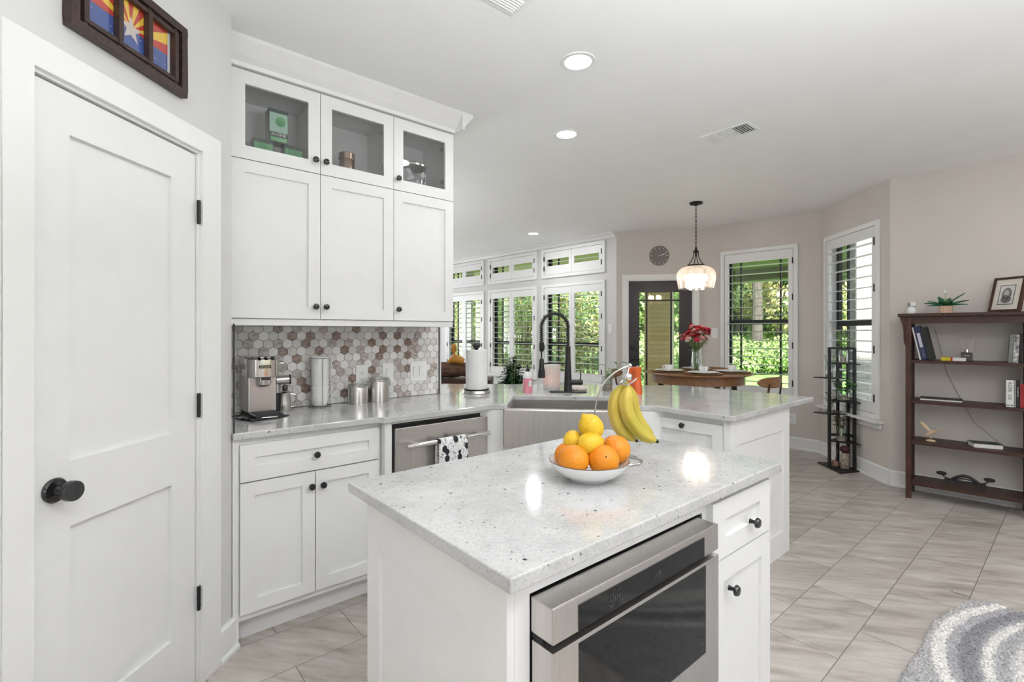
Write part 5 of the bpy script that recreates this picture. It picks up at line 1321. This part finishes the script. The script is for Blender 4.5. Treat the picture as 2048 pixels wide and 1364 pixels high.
b = MB(); b.add([(-.002,.004,.072),(.008,.004,.076),(-.035,.03,.130),(-.062,.035,.146),(-.066,.033,.134),(-.045,.02,.105)], [(0,1,2,3,4,5)]); b.add([(.018,-.004,.082),(.026,-.004,.082),(.060,-.02,.105),(.075,-.025,.112),(.060,-.018,.100),(.03,-.01,.086)], [(0,1,2,3,4,5)])
b.add([(-.028,.0,.045),(-.024,.012,.040),(-.062,.020,.036),(-.070,.0,.036),(-.058,-.015,.036)], [(0,1,2,3,4)])
o = b.build('wings', twood, bd); q = o.modifiers.new('solidify', 'SOLIDIFY'); q.thickness = .0025
# top shelf diffuser
df = thing('reed_diffuser', 'square dark glass reed diffuser with thin reeds on the top shelf', 'diffuser', onbk(.362, .085, z1), bkz)
b = MB(); b.box(-.034, .034, -.022, .022, 0, .068); b.build('bottle', M('smoked_glass', (.015,.015,.018), .06, var=.05, coat=1), df, bevel=.004)
b = MB(); b.cyl((0,0,.068),(0,0,.090), .013, n=18); b.build('collar', chrome, df, smooth=True)
b = MB(); b.box(-.020, .020, -.0232, -.0222, .022, .052); b.build('label', M('diffuser_label', (.03,.03,.035), .5), df)
text('DIFFUSER', .008, df, trimw, 'lettering', T(0, -.0234, .042) @ FRONT, .0002)
b = MB()
for (x, y, z) in ((-.04,.01,.175),(-.028,-.01,.165),(.02,.0,.18),(.035,.01,.17),(.048,-.01,.172)): b.tube([(0,0,.03),(x,y,z)], .0014, 5)
b.build('reeds', M('reed', (.50,.42,.34), .8), df)
# iron piece on the bottom shelf
ir = thing('iron_ornament', 'black cast iron arched ornament with two round end plates on the bottom shelf', 'ornament', onbk(.350, .12, shz[3]+.0008), bkz)
b = MB(); b.box(-.165, .165, -.015, .015, .028, .042)
for x in (-.145, .145): b.box(x-.005, x+.005, -.010, .010, 0, .030)
arcp = [(-.110+.220*k/16, 0, .042 + .042*math.sin(PI*k/16)) for k in range(17)]
b.tube(arcp, .011, 8)
b.tube([(p[0]*.85, 0, .040 + (p[2]-.042)*.5) for p in arcp], .005, 6)
for s_ in (-1, 1): b.tube([(s_*.11,0,.042),(s_*.15,0,.048),(s_*.175,0,.062),(s_*.185,0,.072)], .0055, 8); b.tube([(s_*.185,0,.072),(s_*.187,0,.080)], [.010,.010], 8); b.lathe([(.001,.074),(.040,.074),(.046,.081),(.040,.088),(.001,.089)], 28, (s_*.190, 0, 0))
b.build('frame', M('cast_iron', (.010,.010,.011), .5, var=.3, scale=60, bump=.2), ir, smooth=True)
b = MB()
for k in range(9): u = -.085 + .17*k/8; b.sphere((u, -.008, .044+.040*math.cos(u*PI/.22)), .0035, n=8, m=6)
b.build('beads', blk, ir, smooth=True)
ir.scale = (.72, 1, 1)
# on top
zt_ = 1.4888
pf2 = thing('photo_frame', 'dark framed sketch of a long-haired bearded man with cream mat on the bookcase', 'picture frame', onbk(.482, .215, zt_+.003), bkz)
pf2.rotation_euler = (R(-14), 0, bkz - R(38))
w_, h_ = .208, .268
b = MB(); fb = .016; b.box(0, fb, -.012, .012, 0, h_); b.box(w_-fb, w_, -.012, .012, 0, h_); b.box(fb, w_-fb, -.012, .012, 0, fb); b.box(fb, w_-fb, -.012, .012, h_-fb, h_); b.build('frame', dwood, pf2, bevel=.001)
b = MB(); b.box(fb, w_-fb, -.003, .009, fb, h_-fb); b.build('mat', M('cream_mat', (.70,.66,.58), .8, var=.02), pf2)
b = MB(); b.box(.050, .152, -.0045, -.003, .055, .207); b.box(.050, .152, -.0045, -.003, .055, .207); b.build('inner_border', blkm, pf2)
sk_ = M('sketch_paper', (.62,.61,.59), .8, var=.03)
b = MB(); b.box(.055, .149, -.0055, -.0045, .060, .202); b.build('sketch', sk_, pf2)
def ell(mb, cx, cz, rx, rz_, y0, y1, n=24): mb.prismy([(cx+rx*math.cos(2*PI*k/n), cz+rz_*math.sin(2*PI*k/n)) for k in range(n)], y0, y1)
hair = M('pencil_dark', (.13,.12,.12), .9, scale=60, stretch=(4,1,1), col2=(.24,.23,.22)); skin_ = M('pencil_light', (.48,.46,.44), .9, scale=30, col2=(.58,.56,.54))
b = MB(); ell(b, .103, .135, .031, .050, -.0062, -.0055); ell(b, .103, .095, .034, .030, -.0062, -.0055); b.build('sketch_hair', hair, pf2)
b = MB(); ell(b, .101, .142, .017, .026, -.0068, -.0062); b.build('sketch_face', skin_, pf2)
b = MB(); ell(b, .101, .120, .012, .013, -.0074, -.0068); ell(b, .094, .148, .003, .0014, -.0074, -.0068, 10); ell(b, .108, .148, .003, .0014, -.0074, -.0068, 10); b.build('sketch_beard', hair, pf2)
b = MB(); b.box(.09, .11, .012, .015, .02, .20); b.tube([(.10,.014,.20),(.10,.085,.004)], .004, 6); b.build('easel_leg', dwood, pf2)
# brick-like plant
bp2 = thing('toy_plant', 'green broad-leaved toy plant in a ribbed tan pot on the bookcase', 'plant', onbk(.238, .12, zt_), bkz)
b = MB(); n_ = 44; pl = []
for k in range(n_):
    r_ = .043 if (k//2) % 2 == 0 else .0385; a = 2*PI*k/n_; pl.append((r_*math.cos(a), r_*math.sin(a)))
b.prism(pl, 0, .058); b.build('pot', M('tan_pot', (.62,.42,.30), .5, var=.04), bp2)
tg = M('toy_green', (.01,.12,.045), .3, var=.15); 
b = MB(); rt = random.Random(9)
for a, L, e in ((0,.135,.40),(20,.150,.95),(155,.12,.45),(182,.125,.30),(205,.11,.12),(-20,.125,.15),(125,.105,1.1),(75,.10,.8),(-70,.10,.4),(250,.09,.35),(-110,.09,.5)):
    leaf(b, (0,0,.060), (math.cos(R(a)), math.sin(R(a))*.8, e), L*1.08, .046, .10, 7)
o = b.build('leaf', tg, bp2, smooth=True); q = o.modifiers.new('solidify', 'SOLIDIFY'); q.thickness = .006
b = MB(); b.tube([(0,0,.05),(-.002,0,.12),(.0,0,.165)], .0035, 8); b.tube([(.012,0,.06),(.014,0,.10)], .0045, 8); b.build('shoot', M('pale_green_shoot', (.30,.42,.18), .4), bp2, smooth=True)
b = MB(); b.tube([(0,0,.162),(-.004,0,.175),(-.008,0,.19)], [.005,.006,.001], 8); b.build('bud', trimw, bp2, smooth=True)
# small white cow bell like ornament
wb = thing('white_ornament', 'small white rounded bottle ornament with a tag at the left end of the bookcase top', 'ornament', onbk(.028, .11, zt_), bkz)
b = MB(); b.lathe([(.001,0),(.024,0),(.026,.004),(.025,.030),(.018,.042),(.010,.046),(.001,.047)], 24); b.build('body', trimw, wb, smooth=True)
b = MB(); b.box(-.004, .022, -.004, -.001, .050, .082); b.build('tag', paper, wb)
b = MB(); b.tube([(-.012,-.006,.050),(-.016,-.006,.068),(-.010,-.006,.078),(-.005,-.006,.068),(-.010,-.006,.055)], .0018, 6); b.tube([(.0,0,.048),(.014,-.004,.052),(.026,-.002,.050),(.022,.0,.046)], .0018, 6); b.build('wire_loop', blk, wb, smooth=True)
wb.scale = (1.2, 1.2, 1.2)
# lamp cord behind the bookcase
cdp = [onbk(.16,D_+.018,1.38), onbk(.24,D_+.018,1.0), onbk(.32,D_+.018,.80), onbk(.40,D_+.018,.62), onbk(.52,D_+.018,.50), onbk(.70,D_+.018,.36), onbk(.78,D_+.018,.30)]
b = MB(); b.tube(cdp, .0018, 6); tag(b.build('thin_cord', M('grey_cord', (.22,.21,.20), .6), smooth=True), 'thin grey cord running diagonally down the wall behind the bookcase', 'cord')

# ------------------------------------------------------------------ shaggy rug
edge_pts = [(2.366,.469),(2.484,.466),(2.622,.457),(2.903,.462),(3.104,.422),(3.299,.375),(3.358,.267),(3.346,.15)]
def inside(x, y):
    if x < 1.55 or y < -1.1: return False
    if x > 3.36 - .03*math.sin(y*9): return False
    lim = .47
    for (ax, ay), (bx_, by_) in zip(edge_pts[:-1], edge_pts[1:]):
        if ax <= x <= bx_: lim = ay + (by_-ay)*(x-ax)/(bx_-ax)
    return y < lim
rg = random.Random(8)
nx_, ny_ = 250, 210; X0_, X1_, Y0_, Y1_ = 1.55, 3.38, -1.1, .49
b = MB(); idx = {}; vs = []; fs = []
for j in range(ny_+1):
    for i in range(nx_+1):
        x = X0_ + (X1_-X0_)*i/nx_; y = Y0_ + (Y1_-Y0_)*j/ny_
        if inside(x, y):
            idx[(i, j)] = len(vs); ed_ = not (inside(x+.012, y+.004) and inside(x, y+.012) and inside(x-.012, y))
            vs.append((x + rg.uniform(-.0025,.0025), y + rg.uniform(-.0025,.0025), .003 if ed_ else .014 + rg.random()*.012))
for (i, j) in list(idx):
    k = [(i, j), (i+1, j), (i+1, j+1), (i, j+1)]
    if all(q in idx for q in k): fs.append(tuple(idx[q] for q in k))
b.add(vs, fs)
rm, rn, rpp = newmat('shag_grey_waves')
g = node(rn, 'ShaderNodeNewGeometry'); sx = node(rn, 'ShaderNodeSeparateXYZ'); rn.links.new(g.outputs['Position'], sx.inputs[0])
def mt(op, a, b_=None):
    x = node(rn, 'ShaderNodeMath', operation=op)
    for i, q in enumerate((a, b_)):
        if q is None: continue
        if isinstance(q, (int, float)): x.inputs[i].default_value = q
        else: rn.links.new(q, x.inputs[i])
    return x.outputs[0]
wb_ = node(rn, 'ShaderNodeTexNoise'); wb_.inputs['Scale'].default_value = 60; rn.links.new(g.outputs['Position'], wb_.inputs[0])
gx = mt('SUBTRACT', .405, mt('MULTIPLY', mt('POWER', mt('SUBTRACT', sx.outputs[0], 2.8), 2.0), .55))
tt = mt('ADD', mt('SUBTRACT', sx.outputs[1], gx), mt('MULTIPLY', mt('SUBTRACT', wb_.outputs['Fac'], .5), .03))
ph = mt('DIVIDE', mt('SUBTRACT', .12, tt), .47)
ra = node(rn, 'ShaderNodeValToRGB'); e = ra.color_ramp.elements; ra.color_ramp.interpolation = 'LINEAR'
e[0].position = 0; e[0].color = (.42,.41,.41,1); e[1].position = 1; e[1].color = (.42,.41,.41,1)
for p_, c_ in ((.195,(.44,.43,.43)),(.215,(.74,.72,.69)),(.295,(.74,.72,.69)),(.31,(.42,.41,.42)),(.37,(.40,.39,.41)),(.395,(.24,.235,.26)),(.49,(.27,.265,.29)),(.53,(.42,.42,.42)),(.545,(.72,.70,.67)),(.60,(.72,.70,.67)),(.62,(.40,.40,.41)),(.70,(.40,.40,.41)),(.74,(.66,.64,.62)),(.95,(.66,.64,.62))):
    x = e.new(p_); x.color = (*c_, 1)
rn.links.new(ph, ra.inputs[0])
nz = node(rn, 'ShaderNodeTexNoise'); nz.inputs['Scale'].default_value = 130; nz.inputs['Detail'].default_value = 2; rn.links.new(g.outputs['Position'], nz.inputs[0])
mr = node(rn, 'ShaderNodeMapRange'); mr.inputs[1].default_value = .3; mr.inputs[2].default_value = .7; mr.inputs[3].default_value = .55; mr.inputs[4].default_value = 1.3; rn.links.new(nz.outputs['Fac'], mr.inputs[0])
sc2 = node(rn, 'ShaderNodeVectorMath', operation='SCALE'); rn.links.new(ra.outputs[0], sc2.inputs[0]); rn.links.new(mr.outputs[0], sc2.inputs[3]); rn.links.new(sc2.outputs[0], rpp.inputs['Base Color'])
rpp.inputs['Roughness'].default_value = 1; rpp.inputs['Sheen Weight'].default_value = .3
tag(b.build('shag_rug', rm), 'shaggy grey and white wave-patterned rug at the lower right on the tile floor', 'rug')

# ------------------------------------------------------------------ family room pieces seen over the counter
cn_p = PX(915, HORIZ, 5.05)
cs = thing('console_table', 'dark wood console table in the family room behind the paper towels', 'console table', (cn_p.x, cn_p.y, 0), R(-42))
b = MB(); b.box(-.42, .36, -.20, .20, .800, .862); b.build('top', dwoodh, cs, bevel=.004)
for (x, y) in ((-.38,-.16),(.31,-.16),(-.38,.16),(.31,.16)): b = MB(); b.box(x, x+.05, y-.02, y+.03, 0, .80); b.build('leg', dwood, cs)
lg_ = thing('log_bowl', 'rough dark brown log planter on the console table', 'wooden bowl', (cn_p.x, cn_p.y, .863), R(-42))
bark = M('dark_bark', (.06,.03,.02), .85, scale=14, stretch=(1,6,6), col2=(.16,.085,.05), bump=.9, bscale=30)
b = MB(); rl = random.Random(2); pts = [(-.36+.058*k, rl.uniform(-.01,.01), .085+rl.uniform(-.006,.006)) for k in range(11)]
b.tube(pts, [.078+rl.uniform(-.008,.010) for _ in pts], 16); b.build('body', bark, lg_, smooth=True)
ofp = PX(911, HORIZ, 5.0)
of = thing('orange_figurine', 'orange glazed animal figurine sitting on the log planter', 'figurine', (ofp.x, ofp.y, 1.005), R(-40))
omat = M('amber_glaze', (.42,.17,.02), .3, scale=8, col2=(.58,.27,.04))
b = MB(); b.tube([(.085,0,.028),(.05,0,.045),(.0,0,.058),(-.045,0,.045),(-.075,-.01,.020)], [.030,.042,.046,.034,.012], 16); b.tube([(-.015,0,.085),(-.014,0,.100),(-.014,0,.125)], [.030,.018,.012], 12)
b.build('body', omat, of, smooth=True)
b = MB(); b.sphere((-.018,0,.168), .034, .88, .8, 1.5); b.build('head', omat, of, smooth=True)
pp = PX(1026, HORIZ, 5.0)
pl_ = thing('potted_plant', 'bushy dark green plant in front of the middle family room window', 'potted plant', (pp.x, pp.y, 0))
b = MB(); b.lathe([(.001,0),(.13,0),(.17,.30),(.18,.31),(.165,.32),(.15,.28),(.001,.27)], 28); b.build('pot', M('dark_pot', (.05,.05,.055), .4), pl_, smooth=True)
b = MB(); rp2 = random.Random(13); b2 = MB()
for k in range(44):
    a = rp2.uniform(0, 2*PI); rr = rp2.uniform(.02, .19); tz = rp2.uniform(.86, 1.13) - rr*.6; tipp = Vector((rr*math.cos(a), rr*math.sin(a), tz)); b2.tube([(0,0,.28), (tipp.x*.4, tipp.y*.4, tz*.7), tipp], .004, 5)
    for q in range(9):
        u = rp2.uniform(.62, 1); p_ = Vector((tipp.x*u, tipp.y*u, .28+(tz-.28)*u)); aa = rp2.uniform(0, 2*PI)
        leaf(b, p_, (math.cos(aa), math.sin(aa), rp2.uniform(-.1,.6)), rp2.uniform(.08,.13), rp2.uniform(.04,.06), .3)
b.build('foliage', leafd, pl_, smooth=True); b2.build('stems', stemg, pl_, smooth=True)

# ------------------------------------------------------------------ outdoors
grass = M('lawn_grass', (.14,.30,.06), .9, scale=1.5, col2=(.30,.52,.13), bump=.5, bscale=60)
mb = MB(); mb.box(7.4, 80, -60, 80, -.30, -.12); mb.box(5.2, 7.4, 9.3, 80, -.30, -.12); struct(mb, 'ground_lawn', grass, 'sunlit green lawn outside the windows', 'lawn')
mb = MB(); mb.box(7.0, 7.4, -6, 9.3, -.30, -.10); mb.box(5.05, 7.0, 9.21, 9.3, -.3, -.1); struct(mb, 'ground_patio', M('patio_concrete', (.42,.40,.37), .9), 'pale concrete strip outside the patio door', 'patio')
ol = M('olive_soffit', (.13,.14,.04), .8, var=.08, scale=3, stretch=(1,12,1))
mb = MB(); mb.prism([(6.46,1.95),(9.6,1.95),(9.6,5.0),(6.46,5.0)], 2.50, 2.66); mb.box(9.3, 9.6, 1.95, 5.0, 2.30, 2.50)
struct(mb, 'ceiling_porch', ol, 'olive green porch ceiling and beam outside the nook window', 'porch roof')
mb = MB(); mb.box(5.42, 6.46, 3.95, 9.9, 2.685, 2.78); mb.box(5.45, 6.46, 4.2, 9.9, 2.50, 2.62); mb.box(6.46, 7.7, 5.0, 9.9, 2.50, 2.62); struct(mb, 'ceiling_porch_inner', M('yellow_pine_boards', (.85,.80,.42), .7, scale=4, stretch=(10,1,1), col2=(.90,.86,.50)), 'yellow boarded porch ceiling outside the transom windows', 'porch ceiling')
tanb = brick('tan_brick', (.48,.36,.17), (.56,.43,.22), (.40,.31,.16)); grb = brick('pale_grey_brick', (.78,.79,.74), (.84,.85,.80), (.62,.63,.59))
p = PX(1314, HORIZ, 8.3)
cb = MB(Matrix.Translation((p.x, p.y, 0)) @ Matrix.Rotation(R(-40), 4, 'Z')); cb.box(-.17, .17, -.17, .17, -.12, 2.5)
struct(cb, 'wall_porch_pillar', tanb, 'tan brick porch pillar seen through the patio door', 'pillar')
def post(px, d, w_, label, m):
    p = PX(px, HORIZ, d); t = MB(); t.box(-w_/2, w_/2, -w_/2, w_/2, 0, 2.62); t.box(-w_*.62, w_*.62, -w_*.62, w_*.62, 0, .12); t.box(-w_*.62, w_*.62, -w_*.62, w_*.62, 2.45, 2.62)
    o = t.build('porch_post', m, bevel=.004); o.location = (p.x, p.y, -.12); o.rotation_euler = (0, 0, R(-40)); tag(o, label, 'post'); return o
crm = M('cream_post_paint', (.66,.66,.52), .6, var=.03)
post(1339, 8.4, .12, 'cream porch post just right of the tan brick pillar', crm)
post(936, 9.6, .20, 'pale post outside the leftmost family room window', M('pale_green_paint', (.62,.68,.55), .6, var=.03))
mb = MB(); mb.box(7.5, 7.75, -6, 2.02, -.12, 2.9); struct(mb, 'wall_neighbour', grb, 'pale grey painted brick wall outside the bay window', 'wall')
mb = MB(); mb.box(7.44, 7.50, 1.92, 1.98, -.1, 2.9); tag(mb.build('downspout', M('dark_downspout', (.05,.06,.055), .5)), 'dark vertical downspout at the corner of the pale brick wall', 'downspout')
barkt = M('tree_bark', (.07,.058,.048), .9, scale=8, stretch=(5,5,1), col2=(.15,.125,.105), bump=.6, bscale=20)
def leafmat(nm, c1, c2):
    m = M(nm, c1, .6, scale=1.2, col2=c2)
    return m
lfA = leafmat('tree_leaves_green', (.20,.32,.08), (.48,.60,.24)); lfB = leafmat('tree_leaves_yellow', (.38,.38,.10), (.78,.72,.34)); lfC = leafmat('tree_leaves_deep', (.12,.21,.06), (.32,.44,.17))
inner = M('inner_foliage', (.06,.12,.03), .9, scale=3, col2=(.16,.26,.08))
def crown_mesh(blobs, n, size, rng):
    b = MB()
    tot = sum(bl[3]**2 for bl in blobs)
    for (cx, cy, cz, r, sz) in blobs:
        for _ in range(int(n*r*r/tot)):
            v = Vector((rng.gauss(0,1), rng.gauss(0,1), rng.gauss(0,1))).normalized(); rr = r*rng.uniform(.72, 1.08)
            p = Vector((cx+v.x*rr, cy+v.y*rr, cz+v.z*rr*sz)); s = size*rng.uniform(.6, 1.3)
            a = Vector((rng.gauss(0,1), rng.gauss(0,1), rng.gauss(0,1)-.3)).normalized(); q = (a.cross(v) if abs(a.dot(v)) < .95 else a.orthogonal()).normalized()
            b.add([tuple(p - a*s*.5), tuple(p + q*s*.28 + v*s*.06), tuple(p + a*s*.55), tuple(p - q*s*.28 + v*s*.06)], [(0,1,2,3)])
    return b
def tree(name, label, loc_, blobs, n, size, lm, trunk, rng, group):
    t = thing(name, label, 'tree' if trunk else 'shrub', loc_, rng.uniform(0, 6), group)
    crown_mesh(blobs, n, size, rng).build('foliage', lm, t)
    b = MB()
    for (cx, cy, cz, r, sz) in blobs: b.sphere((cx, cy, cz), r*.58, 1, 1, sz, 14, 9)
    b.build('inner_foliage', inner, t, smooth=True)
    if trunk:
        b = MB(); b.tube([(0,0,-.1),(.04,0,trunk*.4),(0,.06,trunk*.8),(.05,.05,trunk*1.1)], [.20,.16,.13,.06], 10)
        for q in range(4): a = rng.uniform(0, 6.28); b.tube([(0,0,trunk*.6),(.7*math.cos(a), .7*math.sin(a), trunk*.95)], [.07,.03], 7)
        b.build('trunk', barkt, t, smooth=True)
    return t
rt_ = random.Random(31)
def bl(n, R_, z0, z1, r0, r1):
    return [(rt_.uniform(-R_,R_), rt_.uniform(-R_,R_), rt_.uniform(z0,z1), rt_.uniform(r0,r1), rt_.uniform(.7,1)) for _ in range(n)]
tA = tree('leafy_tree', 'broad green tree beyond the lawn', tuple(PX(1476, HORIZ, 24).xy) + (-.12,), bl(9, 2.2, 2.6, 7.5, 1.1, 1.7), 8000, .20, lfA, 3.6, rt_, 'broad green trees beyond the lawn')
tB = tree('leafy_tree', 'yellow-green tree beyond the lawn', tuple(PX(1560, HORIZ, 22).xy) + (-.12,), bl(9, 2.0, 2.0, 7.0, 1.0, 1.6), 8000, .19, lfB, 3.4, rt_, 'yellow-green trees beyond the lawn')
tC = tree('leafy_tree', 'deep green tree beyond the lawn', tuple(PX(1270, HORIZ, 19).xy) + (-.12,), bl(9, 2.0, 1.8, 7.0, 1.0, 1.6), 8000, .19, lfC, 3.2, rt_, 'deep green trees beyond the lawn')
for src, lst in ((tA, [(1350,21),(1600,27),(1700,22),(1420,30),(1690,30),(1210,22),(1090,24)]), (tB, [(1440,26),(1505,30),(1640,31),(1160,20),(1000,23),(1240,27),(1330,32)]), (tC, [(1390,23),(1530,34),(1460,36),(1120,27),(1050,19),(960,24),(900,21),(1660,24),(1740,27)])):
    for px, d in lst:
        p = PX(px, HORIZ, d); o = dup(src, (p.x, p.y, -.12), rt_.uniform(0, 6.28)); s = rt_.uniform(.9, 1.2); o.scale = (s, s, s)
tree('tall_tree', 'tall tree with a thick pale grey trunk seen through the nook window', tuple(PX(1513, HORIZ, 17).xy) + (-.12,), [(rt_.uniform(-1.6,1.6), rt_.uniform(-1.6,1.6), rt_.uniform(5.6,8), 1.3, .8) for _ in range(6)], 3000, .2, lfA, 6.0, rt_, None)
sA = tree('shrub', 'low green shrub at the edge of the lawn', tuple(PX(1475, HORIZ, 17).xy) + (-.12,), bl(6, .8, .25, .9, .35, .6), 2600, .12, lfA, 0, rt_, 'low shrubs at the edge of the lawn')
for px, d, s in [(1470,27,2.6),(1520,28,2.8),(1570,27,2.5),(1620,28,2.6),(1420,28,2.5),(1340,25,2.4),(1280,24,2.4),(1700,26,2.5),(1230,26,2.5),(1500,17.5,1.1),(1530,18.5,1),(1555,17,.9),(1450,19,1.2),(1585,19,1.2),(1285,12,1.1),(1366,13,1.0),(1350,15,1.3),(1610,18,1),(1700,16,1.2),(1420,17,1.1)]:
    p = PX(px, HORIZ, d); o = dup(sA, (p.x, p.y, -.12), rt_.uniform(0, 6.28)); o.scale = (s, s, s)
# bamboo hedge outside the family windows
hb = MB(); rh = random.Random(17); a0, a1 = PX(880, HORIZ, 14.5).xy, PX(1222, HORIZ, 11.0).xy
for k in range(15000):
    u = rh.random(); c_ = a0*(1-u) + a1*u; v = Vector((rh.gauss(0,.45), rh.gauss(0,.45))); z = rh.uniform(-.1, 3.6); p = Vector((c_.x+v.x, c_.y+v.y, z)); s = rh.uniform(.09, .22)
    a = Vector((rh.uniform(-1,1), rh.uniform(-1,1), rh.uniform(-1.2,.5))).normalized(); q = a.orthogonal().normalized()
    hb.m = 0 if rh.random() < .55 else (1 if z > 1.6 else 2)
    hb.add([tuple(p-a*s*.5), tuple(p+q*s*.14), tuple(p+a*s*.5), tuple(p-q*s*.14)], [(0,1,2,3)])
hb.m = 3
for k in range(120):
    u = rh.random(); c_ = a0*(1-u)+a1*u; x, y = c_.x+rh.gauss(0,.3), c_.y+rh.gauss(0,.3); hb.tube([(x,y,-.12),(x+rh.uniform(-.2,.2),y+rh.uniform(-.2,.2),3.4)], .018, 5)
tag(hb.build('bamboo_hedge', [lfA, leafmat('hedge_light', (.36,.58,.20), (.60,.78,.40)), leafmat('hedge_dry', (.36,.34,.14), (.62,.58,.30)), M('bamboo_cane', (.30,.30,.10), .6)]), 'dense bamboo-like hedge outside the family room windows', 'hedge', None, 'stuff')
